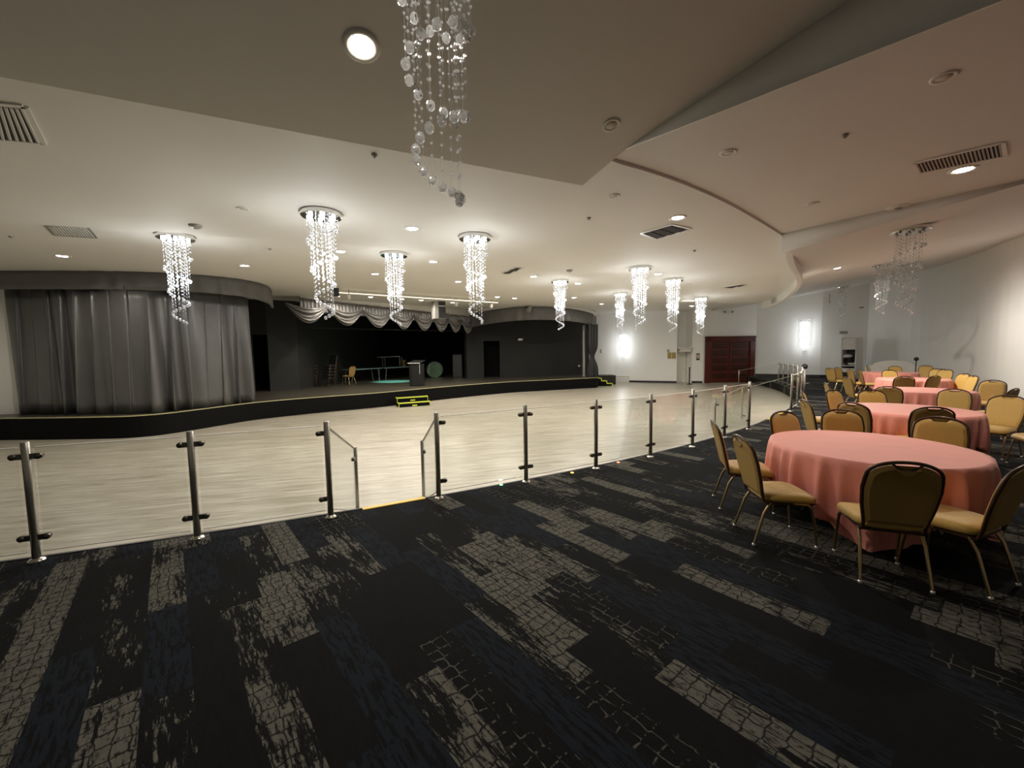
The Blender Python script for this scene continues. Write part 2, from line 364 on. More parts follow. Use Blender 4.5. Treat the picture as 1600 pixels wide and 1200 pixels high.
# --- ceiling heights
nA = Vector((-0.415, 0.91)); P1 = at_z(978, 233, SOFFIT_Z)
def zA(x, y): return SOFFIT_Z - 0.25 * (nA.dot(Vector((x, y))) - nA.dot(P1.xy))
AN = (0.25 * nA.x, 0.25 * nA.y, 1.0)
def on_A(px, py): return at_plane(px, py, P1, AN)
def zB2(x, y): return 4.3 + 0.015 * (y - 23)
def on_B2(px, py): return at_plane(px, py, (0, 23, 4.3), (0, -0.015, 1))
D0 = at_z(1230, 399, 3.75); DS, DY = 0.145, 0.03
def zD(x, y): return 3.75 + DS * (x - D0.x) - DY * (y - D0.y)
def on_D(px, py): return at_plane(px, py, D0, (-DS, DY, 1))

# --- plan of the walls
back = [Vector((5.2, 29.6)), Vector((7.2, 28.9)), Vector((9.0, 28.0)), Vector((10.85, 27.15)), Vector((10.95, 27.9)), Vector((11.75, 27.9)),
        Vector((11.8, 27.05)), Vector((12.4, 26.8)), Vector((15.9, 26.95)), Vector((17.3, 26.0)), Vector((18.6, 24.9))]
corner = Vector((20.6, 24.0))
back.append(corner)
right_wall = [corner, Vector((19.9, 20.2)), Vector((17.75, 16.1)), Vector((15.3, 12.8)), Vector((13.8, 9.8)), Vector((12.9, 6.0)), Vector((12.3, 1.0)), Vector((12.0, -5.0))]

def wall(name, pts, z0, z1, m=None):
    mb = MB(); n = len(pts)
    mb.add([(p.x, p.y, z0) for p in pts] + [(p.x, p.y, z1) for p in pts], [(i, i + 1, n + i + 1, n + i) for i in range(n - 1)])
    o = struct(mb.build(name, m or M['wall'])); s = o.modifiers.new('thickness', 'SOLIDIFY'); s.thickness = 0.12; s.offset = 1
    return o
def densify(pts, k=6):   # Catmull-Rom
    out = []
    for i in range(len(pts) - 1):
        p0, p1, p2, p3 = pts[max(i - 1, 0)], pts[i], pts[i + 1], pts[min(i + 2, len(pts) - 1)]
        for j in range(k):
            t = j / k
            out.append(0.5 * ((2 * p1) + (p2 - p0) * t + (2 * p0 - 5 * p1 + 4 * p2 - p3) * t * t + (3 * p1 - p0 - 3 * p2 + p3) * t ** 3))
    out.append(pts[-1]); return out
right_s = densify(right_wall, 6)
def wall_facing(name, pts, z0, z1, room_left, m=None):
    mb = MB(); n = len(pts); off = []
    for i in range(n):
        t = (pts[min(i + 1, n - 1)] - pts[max(i - 1, 0)]).normalized(); nn = Vector((-t.y, t.x)) * (-0.12 if room_left else 0.12); off.append(pts[i] + nn)
    ring = pts + off[::-1]
    mb.prism([(p.x, p.y) for p in ring], z0, z1)
    return struct(mb.build(name, m or M['wall']))
wall_facing('wall_back', back, FLOOR_Z, 5.6, False)
wall_facing('wall_right', right_s, -0.02, 6.2, False)
wall_facing('wall_left', [Vector((-15.2, -5.0)), Vector((-15.2, 11.9))], FLOOR_Z, 6.2, False)
wall_facing('wall_front', [Vector((12.0, -5.0)), Vector((-15.2, -5.0))], FLOOR_Z, 7.0, False)
wall_facing('wall_proscenium', [Vector((-15.2, 11.75)), Vector((-12.6, 11.95))], STAGE_Z, 4.6, False)

# --- floors
fl = MB(); hall = [p.copy() for p in edge]
outer = [Vector((16.5, 26.9)), Vector((15.9, 29.5)), Vector((5.2, 30.5)), Vector((-16, 30.5)), Vector((-16, 2.0))]
fl.add([(p.x, p.y, FLOOR_Z) for p in edge + outer], [tuple(range(len(edge) + len(outer)))])
struct(fl.build('floor', M['dance_floor']))
cp = MB(); rest = [corner + Vector((0.3, 0.6))] + [p + Vector((0.3, 0)) for p in right_s] + [Vector((-15.3, -5.2)), Vector((-15.3, edge[0].y))]
cpoly = edge + [Vector((17.4, 27.6))] + rest
cp.prism([(p.x, p.y) for p in cpoly], FLOOR_Z - 0.05, 0.0)
struct(cp.build('floor_carpet', M['carpet']))
# thin metal strip along the carpet edge
tr = MB(); tr.sheet([[Vector((p.x, p.y, z)) for p in [arc_ang(A0 + (A1 - A0) * i / 90, dr) for i in range(91)]] for dr, z in ((-0.143, -0.035), (-0.146, 0.004), (-0.115, 0.004))], smooth=False)
struct(tr.build('trim_1', M['rubber'], solid=0.004))
# --- baseboards
bb = MB()
def skirting(name, pts, z0, h, t=0.025, room_left=True):
    mb = MB()
    for a, b in zip(pts[:-1], pts[1:]):
        d = (b - a).normalized(); nn = Vector((d.y, -d.x)) * (t / 2)
        mb.bar((a.x + nn.x, a.y + nn.y, z0 + h / 2), (b.x + nn.x, b.y + nn.y, z0 + h / 2), t, h)
    return struct(mb.build(name, M['rubber']))
skirting('baseboard_back', back[:4], FLOOR_Z, 0.13); skirting('baseboard_recess', back[6:8], FLOOR_Z, 0.13)
skirting('baseboard_terrace', back[8:], 0.0, 0.16); skirting('baseboard_right', right_s, 0.0, 0.12)

# --- ceilings
cornerA = on_A(910, 290); leftA = on_A(0, 120)
dA = (leftA - cornerA).xy.normalized(); farL = cornerA.xy + dA * 16
rdir = (on_A(1230, 66) - P1).xy.normalized(); farR = P1.xy + rdir * 10
polyA = [cornerA.xy, P1.xy, farR, Vector((farR.x, -5.2)), Vector((-15.3, -5.2)), farL]
def slab(name, poly, zf, t=0.06):
    n = len(poly); mb = MB()
    vs = [(p.x, p.y, zf(p.x, p.y)) for p in poly] + [(p.x, p.y, zf(p.x, p.y) + t) for p in poly]
    mb.add(vs, [tuple(range(n))[::-1], tuple(range(n, 2 * n))] + [(i, (i + 1) % n, n + (i + 1) % n, n + i) for i in range(n)])
    return struct(mb.build(name, M['ceiling']))
slab('ceiling_near', polyA, zA)
joint = [at_z(*p, SOFFIT_Z) for p in ((956, 251), (1016, 270), (1077, 292), (1149, 325), (1222, 368))]
lip = [at_z(*p, SOFFIT_Z) for p in ((1222, 368), (1236, 400), (1244, 416), (1246, 428), (1240, 440), (1222, 458), (1205, 468), (1190, 473))]
b2 = [at_z(*p, SOFFIT_Z) for p in ((0, 348), (140, 356), (250, 362), (380, 372), (500, 378), (600, 387), (720, 400), (812, 417), (896, 431), (957, 446))]
b2 = [v.xy for v in b2] + [Vector((5.6, 16.6)), Vector((8.3, 19.0)), Vector((10.6, 20.3))]
b2s = densify(b2, 5)
lipx = densify([v.xy for v in lip], 6)
jx = densify([Vector((P1.x - 0.05, P1.y + 0.05))] + [v.xy for v in joint], 6)
def flat(x, y): return SOFFIT_Z
back_edge = [cornerA.xy - nA * 0.35 + Vector((0.12, 0.05)), farL - nA * 0.4]
polyB = jx[:-1] + lipx + b2s[::-1] + [Vector((-15.3, b2s[0].y - 0.1)), farL - nA * 0.3, cornerA.xy - nA * 0.3 + Vector((0.02, 0))]
slab('ceiling', polyB, flat)
# neighbouring flat panel to the right, a few centimetres higher, so the joint reads as a thin shadow line
c_front = at_z(1640, 276, SOFFIT_Z).xy; c_r1 = Vector((8.6, 4.6)); c_r2 = Vector((9.2, -5.2))
polyC = [P1.xy, farR, Vector((farR.x, -5.2)), c_r2, c_r1, c_front] + [jx[-1]] + jx[-2:0:-1]
slab('ceiling_right', polyC, lambda x, y: SOFFIT_Z + 0.035, 0.05)
def face_strip(name, top, bot, m=None):
    mb = MB(); mb.sheet([[Vector(p) for p in top], [Vector(p) for p in bot]], smooth=True)
    return struct(mb.build(name, m or M['ceiling'], solid=0.02))
# vertical drops between the ceiling levels
face_strip('ceiling_drop_near', [(P1.x + rdir.x * s, P1.y + rdir.y * s, zA(P1.x + rdir.x * s, P1.y + rdir.y * s) + .02) for s in (0, 1, 2, 4, 7, 10)],
           [(P1.x + rdir.x * s, P1.y + rdir.y * s, SOFFIT_Z) for s in (0, 1, 2, 4, 7, 10)])
j_end = jx[-1]
face_strip('ceiling_drop_right', [(j_end.x + (c_front.x - j_end.x) * t, j_end.y + (c_front.y - j_end.y) * t, SOFFIT_Z + 0.04) for t in (0, .33, .66, 1)],
           [(j_end.x + (c_front.x - j_end.x) * t, j_end.y + (c_front.y - j_end.y) * t, min(SOFFIT_Z + .03, zD(j_end.x + (c_front.x - j_end.x) * t, j_end.y + (c_front.y - j_end.y) * t) - .03)) for t in (0, .33, .66, 1)])
# curved downstand closing the round end of the main ceiling
nl = len(lipx)
def lipz(i): return SOFFIT_Z - 0.30 * min(1, 0.25 + i / 6) * min(1, (nl - i) / 5 + 0.4)
def lipout(i):
    t = (lipx[min(i + 1, nl - 1)] - lipx[max(i - 1, 0)]).normalized(); return lipx[i] + Vector((t.y, -t.x)) * 0.12
mb = MB(); mb.sheet([[Vector((p.x, p.y, SOFFIT_Z + 0.03)) for p in lipx], [Vector((p.x, p.y, lipz(i))) for i, p in enumerate(lipx)],
                     [Vector((*lipout(i), lipz(i))) for i in range(nl)], [Vector((*lipout(i), SOFFIT_Z + 0.9)) for i in range(nl)]], smooth=False)
struct(mb.build('ceiling_downstand', M['ceiling']))
# perimeter ceiling on the right, sloping up towards the walls
lo = [lipout(i) for i in range(nl)]
polyD = [jx[-1]] + [c_front, c_r1, c_r2, Vector((13.0, -5.3)), Vector((14.8, 8.5)), Vector((17.5, 13.6)), Vector((21.6, 20.0)), corner + Vector((1.5, 1.0)), Vector((16.5, 28.6)), Vector((12.9, 28.6)), Vector((12.9, 21.4))] + lo[::-1][1:]
slab('ceiling_terrace', polyD, zD)
polyB2 = [b2s[0] - nA * 0.3 + Vector((-7.2, 0))] + [p + Vector((0.15, -0.25)) for p in b2s] + [Vector((12.2, 20.4)), Vector((13.0, 21.4)), Vector((13.0, 31.5)), Vector((-16, 31.5))]
slab('ceiling_stage_side', polyB2, zB2)

# --- stage
st_bot = [(-16.2, 10.85)] + [tuple(at_z(x, y, FLOOR_Z).xy) for x, y in ((0, 688), (50, 687.5), (150, 686), (200, 684.5), (250, 680), (300, 672.5), (350, 664), (400, 656), (460, 649), (520, 643), (580, 637.5), (620, 633), (672, 626.5), (740, 619), (800, 613.5), (850, 610.5), (885, 608.5), (910, 607))]
st_bot = [Vector(p) for p in st_bot] + [Vector((5.0, 24.5)), Vector((5.25, 25.2)), Vector((5.3, 26.4))]
front = densify(st_bot, 4)
st_poly = front + [Vector((5.3, 32)), Vector((-16.2, 32))]
mb = MB(); mb.prism([(p.x, p.y) for p in st_poly], FLOOR_Z, STAGE_Z - 0.02); struct(mb.build('stage_base', M['stage_front']))
mb = MB(); mb.prism([(p.x, p.y) for p in st_poly], STAGE_Z - 0.02, STAGE_Z); struct(mb.build('stage_floor', M['stage_floor']))
mb = MB(); mb.sheet([[Vector((p.x, p.y - .012, STAGE_Z - 0.016)) for p in front], [Vector((p.x, p.y - .012, STAGE_Z + 0.004)) for p in front], [Vector((p.x, p.y + .05, STAGE_Z + 0.004)) for p in front]], smooth=False)
struct(mb.build('trim_2', M['stage_edge'], solid=0.004))
# stage walls
def swall(name, pts, z0=STAGE_Z, z1=4.6, m=None): return wall_facing(name, [Vector(p) for p in pts], z0, z1, False, m or M['stage_dark'])
swall('wall_stage_wing', [(-16.2, 17.2), (-11.9, 17.9), (-11.3, 18.1)]); swall('wall_stage_wing_pier', [(-10.75, 18.3), (-9.85, 19.1), (-9.9, 31.5)])
swall('wall_stage_back', [(-9.9, 31.0), (-2.9, 31.0)], m=M['stage_black']); swall('wall_stage_side', [(-2.9, 31.0), (-2.92, 25.7)], m=M['stage_black'])
swall('wall_stage_right', [(-2.92, 25.7), (-1.75, 25.95)]); swall('wall_stage_right_end', [(-0.75, 26.15), (1.1, 26.5), (5.3, 28.3), (5.3, 30.2)])
swall('wall_stage_over_door', [(-1.75, 25.95), (-0.75, 26.15)], z0=2.5)
swall('wall_stage_over_wing_door', [(-11.3, 18.1), (-10.75, 18.3)], z0=2.7)
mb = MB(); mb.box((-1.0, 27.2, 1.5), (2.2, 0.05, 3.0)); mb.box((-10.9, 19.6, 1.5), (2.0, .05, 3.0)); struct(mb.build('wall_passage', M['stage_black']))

# ================================================================== DRAPES
def drape(path, z_top, z_bot, fold, depth, seed, flare=0.0, cols=None, rows=8):
    """pleated cloth hanging along a plan path; z_top / z_bot are functions of the arc fraction"""
    rnd = random.Random(seed); L = [0.0]
    for a, b in zip(path[:-1], path[1:]): L.append(L[-1] + (b - a).length)
    tot = L[-1]; n = cols or int(tot / fold * 9); ph = [rnd.uniform(0, 2 * PI) for _ in range(4)]
    def at(s):
        i = 0
        while i < len(L) - 2 and L[i + 1] < s: i += 1
        d = (path[i + 1] - path[i]); return path[i] + d * ((s - L[i]) / d.length), d.normalized()
    grid = []
    for r in range(rows + 1):
        v = r / rows; row = []
        for c in range(n + 1):
            s = tot * c / n; p, d = at(min(s, tot - 1e-4)); nn = Vector((d.y, -d.x)); u = s / tot
            wv = math.sin(2 * PI * s / fold + 1.6 * math.sin(2 * PI * s / (fold * 3.7) + ph[0]) + ph[1])
            wv = math.copysign(abs(wv) ** 0.7, wv)
            amp = depth * (0.55 + 0.45 * math.sin(2 * PI * s / (fold * 5.1) + ph[2])) * (0.45 + 0.55 * v)
            q = p + nn * (wv * amp + flare * v) + d * (0.05 * depth / 0.1 * math.sin(2 * PI * s / fold * 1.0 + v * 1.5 + ph[3]))
            zt, zb = z_top(u), z_bot(u)
            row.append(Vector((q.x, q.y, zt + (zb - zt) * v)))
        grid.append(row)
    return MB().sheet(grid)
cur_path = densify([Vector((-14.15, 11.7)), Vector((-12.6, 11.55)), Vector((-11.4, 11.45)), Vector((-10.3, 11.55)), Vector((-9.75, 12.2)), Vector((-9.2, 13.3)), Vector((-8.85, 14.25))], 5)
o = drape(cur_path, lambda u: 3.75, lambda u: STAGE_Z + 0.015, 0.46, 0.17, 3, rows=10).build('stage_curtain', M['curtain'], solid=0.006)
tag(o, 'tall grey pleated stage curtain drawn across the left wing of the stage', 'curtain')
val_path = densify([Vector((-16.0, 11.1)), Vector((-13.4, 11.15)), Vector((-11.2, 11.35)), Vector((-9.6, 11.75)), Vector((-8.65, 12.45)), Vector((-8.25, 13.3)), Vector((-8.3, 14.3)), Vector((-8.75, 15.3))], 5)
tot_l = 9.6
o = drape(val_path, lambda u: 4.13 + 0.03 * u, lambda u: 3.64 - 0.02 * u - 0.12 * max(0, u - .75) * 4, 0.62, 0.045, 5, rows=4).build('stage_valance', M['valance'], solid=0.006)
tag(o, 'grey curved valance hanging from the ceiling above the drawn curtain', 'valance')
# right valance
rv = [Vector((-2.4, 24.6)), Vector((-1.2, 23.6)), Vector((0.1, 22.85)), Vector((1.3, 22.75)), Vector((2.6, 23.3)), Vector((3.9, 24.3)), Vector((4.9, 25.4)), Vector((5.35, 26.3))]
rvp = densify(rv, 5)
def zt_r(u): return 3.98 + 0.32 * math.sin(PI * min(1, max(0, (u + 0.05) / 1.1))) ** 0.8 - 0.08 * u
o = drape(rvp, zt_r, lambda u: zt_r(u) - 0.78 + 0.1 * u, 0.6, 0.05, 8, rows=4).build('stage_valance', M['valance'], solid=0.006)
tag(o, 'grey box-pleated valance arching over the right end of the stage', 'valance')
# fascia closing the gap between the right valance and the ceiling
mb = MB(); mb.sheet([[Vector((p.x, p.y + .06, zB2(p.x, p.y) + .02)) for p in rvp], [Vector((p.x, p.y + .06, zt_r(i / (len(rvp) - 1)) - .05)) for i, p in enumerate(rvp)]])
struct(mb.build('ceiling_drop_stage', M['ceiling'], solid=0.02))
# header above the swags
hp0, hp1 = Vector((-8.75, 17.3)), Vector((-2.35, 24.7))
def hz(t): return 4.14 - 0.22 * t
mb = MB(); mb.sheet([[Vector((hp0.x, hp0.y + .1, 4.45)), Vector((hp1.x, hp1.y + .1, 4.45))], [Vector((hp0.x, hp0.y + .1, hz(0) - .02)), Vector((hp1.x, hp1.y + .1, hz(1) - .02))]])
struct(mb.build('ceiling_header', M['ceiling'], solid=0.05))
# swag valance: gathered band plus one swag per bay
sw = thing('swag_valance', 'silver satin swag valance scalloped across the middle of the stage opening', 'valance', (hp0.x, hp0.y, STAGE_Z))
org = Vector((hp0.x, hp0.y, STAGE_Z))
hd = (hp1 - hp0); hl = hd.length; hd.normalize(); hn = Vector((hd.y, -hd.x))
g = []
for r in range(5):
    v = r / 4; row = []
    for c in range(261):
        s = hl * c / 260; t = c / 260
        off = 0.05 * math.sin(2 * PI * s / 0.16) * (0.3 + 0.7 * v) + 0.02 * math.sin(s * 9.1)
        p = hp0 + hd * s + hn * off; row.append(Vector((p.x, p.y, hz(t) - 0.52 * v)) - org)
    g.append(row)
MB().sheet(g).build('gathered_band', M['swag'], sw, solid=0.006)
knots = [-0.06, 0.115, 0.285, 0.44, 0.575, 0.70, 0.81, 0.91, 1.0]
for a, b in zip(knots[:-1], knots[1:]):
    g = []
    for r in range(31):
        v = r / 30; row = []
        for c in range(25):
            q = c / 24; t = a + (b - a) * q; sag = math.sin(PI * q)
            z = hz(t) - 0.24 - 0.10 * v - (0.16 + 0.52 * v) * sag ** 1.1
            bulge = (0.16 + 0.075 * math.sin(v * 24 + q)) * (0.3 + 0.7 * sag) + 0.06 * math.sin(v * 9)
            p = hp0 + hd * (hl * t) + hn * bulge; row.append(Vector((p.x, p.y, z)) - org)
        g.append(row)
    MB().sheet(g).build('swag', M['swag'], sw, solid=0.008)
# tied black side drape on the right end
g = []
c0 = Vector((4.95, 25.35))
for r in range(25):
    v = r / 24; z = 3.4 - (3.4 - STAGE_Z - .01) * v
    wd = 0.30 * (1 - 0.62 * math.exp(-((v - 0.62) / 0.12) ** 2)) + 0.10 * max(0, v - .62)
    row = []
    for c in range(41):
        q = 2 * PI * c / 40; rr = wd * (1 + 0.16 * math.sin(7 * q))
        row.append(Vector((c0.x + rr * math.cos(q), c0.y + 0.5 * rr * math.sin(q), z)))
    g.append(row)
sd = thing('tied_drape', 'narrow black drape tied at its waist at the right end of the stage', 'drape', (c0.x, c0.y, STAGE_Z))
for row in g:
    for p in row: p -= Vector((c0.x, c0.y, STAGE_Z))
MB().sheet(g).build('cloth', M['side_drape'], sd)
MB().lathe([(0.13, -0.03), (0.145, 0.0), (0.13, 0.03)], (0, 0, 3.4 - 3.2 * .62 - STAGE_Z), 24, mtx=Matrix.Diagonal((1, .55, 1))).build('tie_band', M['black'], sd)
mb = MB(); mb.box((4.55, 26.1, 1.7), (0.14, 0.14, 3.4)); struct(mb.build('wall_end_post', M['grey_metal']))
# batten crossing the stage opening
mb = MB(); mb.tube([(-9.6, 19.3, 3.05), (-2.9, 25.9, 3.12)], 0.035, 10)
tag(mb.build('stage_batten', M['stage_dark']), 'long dark horizontal batten crossing the stage opening below the swags', 'batten')

# ================================================================== RAILINGS
POST_H = 1.065
def post(parent, x, y, z0=0.0, h=POST_H, r=0.030, rot=0.0, sides=(-1, 1), clamps=(0.2, 0.88)):
    org = parent.location
    p = MB().lathe([(0, 0), (r, 0), (r, h - .006), (r - .006, h), (0, h)], (0, 0, 0), 18, smooth=True).build('post', M['steel'], parent, loc=Vector((x, y, z0)) - org, rz=rot)
    MB().lathe([(0, 0), (0.062, 0), (0.062, 0.008), (0.045, 0.022), (r, 0.026), (r, .03)], (0, 0, 0), 20).build('base_flange', M['steel_bright'], p)
    for cz in clamps:
        for s in sides:
            m = MB(); m.box((s * 0.055, 0, h * cz), (0.05, 0.026, 0.05))
            m.lathe([(0.0, -0.018), (0.026, -0.018), (0.026, 0.018), (0, 0.018)], (s * 0.085, 0, h * cz), 14, mtx=Matrix.Rotation(PI / 2, 3, 'X'))
            m.build('clamp', M['clamp'], p)
    return p
def panel(parent, a, b, z0a, z0b, z1a, z1b, inset=0.055):
    org = parent.location; a, b = Vector(a), Vector(b); d = (b - a).normalized(); n = Vector((-d.y, d.x)) * 0.006
    L = (b - a).length; f = inset / L
    za0, zb0 = z0a + (z0b - z0a) * f, z0b - (z0b - z0a) * f; za1, zb1 = z1a + (z1b - z1a) * f, z1b - (z1b - z1a) * f
    a, b = a + d * inset, b - d * inset
    vs = []
    for p, zz0, zz1 in ((a, za0, za1), (b, zb0, zb1)):
        for sgn in (-1, 1):
            for z in (zz0, zz1): vs.append(Vector((p.x + n.x * sgn, p.y + n.y * sgn, z)) - org)
    g = MB().add(vs, [(0, 1, 3, 2), (4, 6, 7, 5), (0, 4, 5, 1), (2, 3, 7, 6), (1, 5, 7, 3), (0, 2, 6, 4)]).build('glass_panel', M['glass'], parent)
    MB().bar(Vector((a.x, a.y, za1 + .006)) - org, Vector((b.x, b.y, zb1 + .006)) - org, 0.026, 0.006).build('edge_trim', M['trim_metal'], g)
    MB().bar(Vector((a.x, a.y, za0 - .004)) - org, Vector((b.x, b.y, zb0 - .004)) - org, 0.022, 0.006).build('bottom_trim', M['trim_metal'], g)
def run(name, label, pts, group=None, ends=(0, 0)):
    t = thing(name, label, 'railing', (pts[0].x, pts[0].y, 0.0), group=group)
    for i, p in enumerate(pts):
        q = pts[min(i + 1, len(pts) - 1)] - pts[max(i - 1, 0)]; rot = math.atan2(q.y, q.x)
        sides = (-1, 1)
        if i == 0 and ends[0]: sides = (1,)
        if i == len(pts) - 1 and ends[1]: sides = (-1,)
        post(t, p.x, p.y, rot=rot, sides=sides)
    for a, b in zip(pts[:-1], pts[1:]): panel(t, a, b, 0.09, 0.09, POST_H - 0.055, POST_H - 0.055)
    return t
bases = [at_z(*p, 0).xy for p in ((58, 876), (309, 841), (517, 808), (685.5, 778.5), (822, 753), (931, 732), (1016, 714), (1081.5, 698), (1131.5, 683.5), (1169.5, 671))]
bases[0:0] = [bases[0] * 2 - bases[1]]
left_run = run('glass_railing', 'glass railing of the terrace left of the yellow edged steps', bases[:4], ends=(0, 1))
p11 = arc_pt(6.62)
mid_run = run('glass_railing', 'long glass railing curving along the carpet edge right of the yellow edged steps', bases[4:] + [], ends=(1, 1))
far_pts = [arc_pt(x) for x in (7.9, 8.75, 9.6, 10.4, 11.15)]
far_run = run('glass_railing', 'far glass railing section behind the left row of gold chairs', far_pts, ends=(1, 1))
last_pts = [arc_pt(x) for x in (12.15, 12.75, 13.3, 13.75, 14.1)]
last_run = run('glass_railing', 'most distant glass railing beside the carved wooden door', last_pts, ends=(1, 1))
# stair handrails: a low post on the floor below, glass sloping down to it
def stair_rail(parent, top, bot, ztop=POST_H, h=0.98, extra=False):
    d = bot - top; rot = math.atan2(d.y, d.x)
    post(parent, bot.x, bot.y, FLOOR_Z, h, r=0.022, rot=rot, sides=(-1,), clamps=(0.12, 0.85))
    panel(parent, top, bot, 0.10, FLOOR_Z + 0.12, ztop - 0.06, FLOOR_Z + h - 0.04, 0.045)
stair_rail(left_run, bases[3], at_z(536, 790, 0).xy * 1.0 + Vector((-0.04, 0.55)))
stair_rail(mid_run, bases[4], Vector((-1.262, 5.66)))
stair_rail(mid_run, bases[10], Vector((5.0, 10.1)))
stair_rail(far_run, far_pts[0], Vector((7.15, 12.75)))
stair_rail(last_run, last_pts[-1], Vector((13.0, 23.6)))
# yellow nosings and steps down to the dance floor
def stairs(label, a, b, ndir, n=1):
    t = thing('stair_step', label, 'step', ((a.x + b.x) / 2, (a.y + b.y) / 2, FLOOR_Z)); org = t.location
    d = (b - a).normalized()
    q = [a - d * .0 + ndir * 0.02, b + ndir * 0.02, b + ndir * 0.36, a + ndir * 0.36]
    MB().prism([(p.x - org.x, p.y - org.y) for p in q], 0, 0.2).build('tread', M['carpet'], t)
    m = MB(); aa, bb = a + d * 0.12, b - d * 0.02
    m.bar(Vector((aa.x, aa.y, 0.404)) - Vector((org.x, org.y, 0)), Vector((bb.x, bb.y, 0.404)) - Vector((org.x, org.y, 0)), 0.075, 0.012)
    m.build('yellow_nosing', M['yellow'], t)
    return t
nd = Vector((-0.45, 0.893))
stairs('carpeted step with a yellow nosing strip in the opening of the glass railing', at_z(549, 799, 0).xy, at_z(666, 778, 0).xy, nd)
s2 = stairs('carpeted step with a bright yellow nosing at the farther railing opening', arc_pt(6.35, -0.12), arc_pt(7.75, -0.12), Vector((-0.7, 0.714)))
# small coloured edge lights set into the terrace edge
for px, py, k, nm in ((783, 757.5, 'led_green', 'green'), (894, 738.5, 'led_amber', 'amber'), (966, 722.5, 'led_red', 'red')):
    p = at_z(px, py, 0.0); tag(MB().lathe([(0, .006), (0.018, .006), (0.024, 0), (0, 0)], (0, 0, 0), 14).build('edge_light', M[k], loc=p), 'tiny %s light glowing at the carpet edge below the railing' % nm, 'light')
# handrail knob on the far railing end
kb = thing('handrail_post', 'dark rail post topped by a black ball at the end of the far railing', 'post', (11.5, 16.2, 0))
MB().lathe([(0, 0), (0.05, 0), (0.045, 1.0), (0, 1.0)], (0, 0, 0), 14).build('post', M['grey_metal'], kb)
MB().ball((0, 0, 1.06), 0.11, 2, smooth=True).build('ball_cap', M['black'], kb)

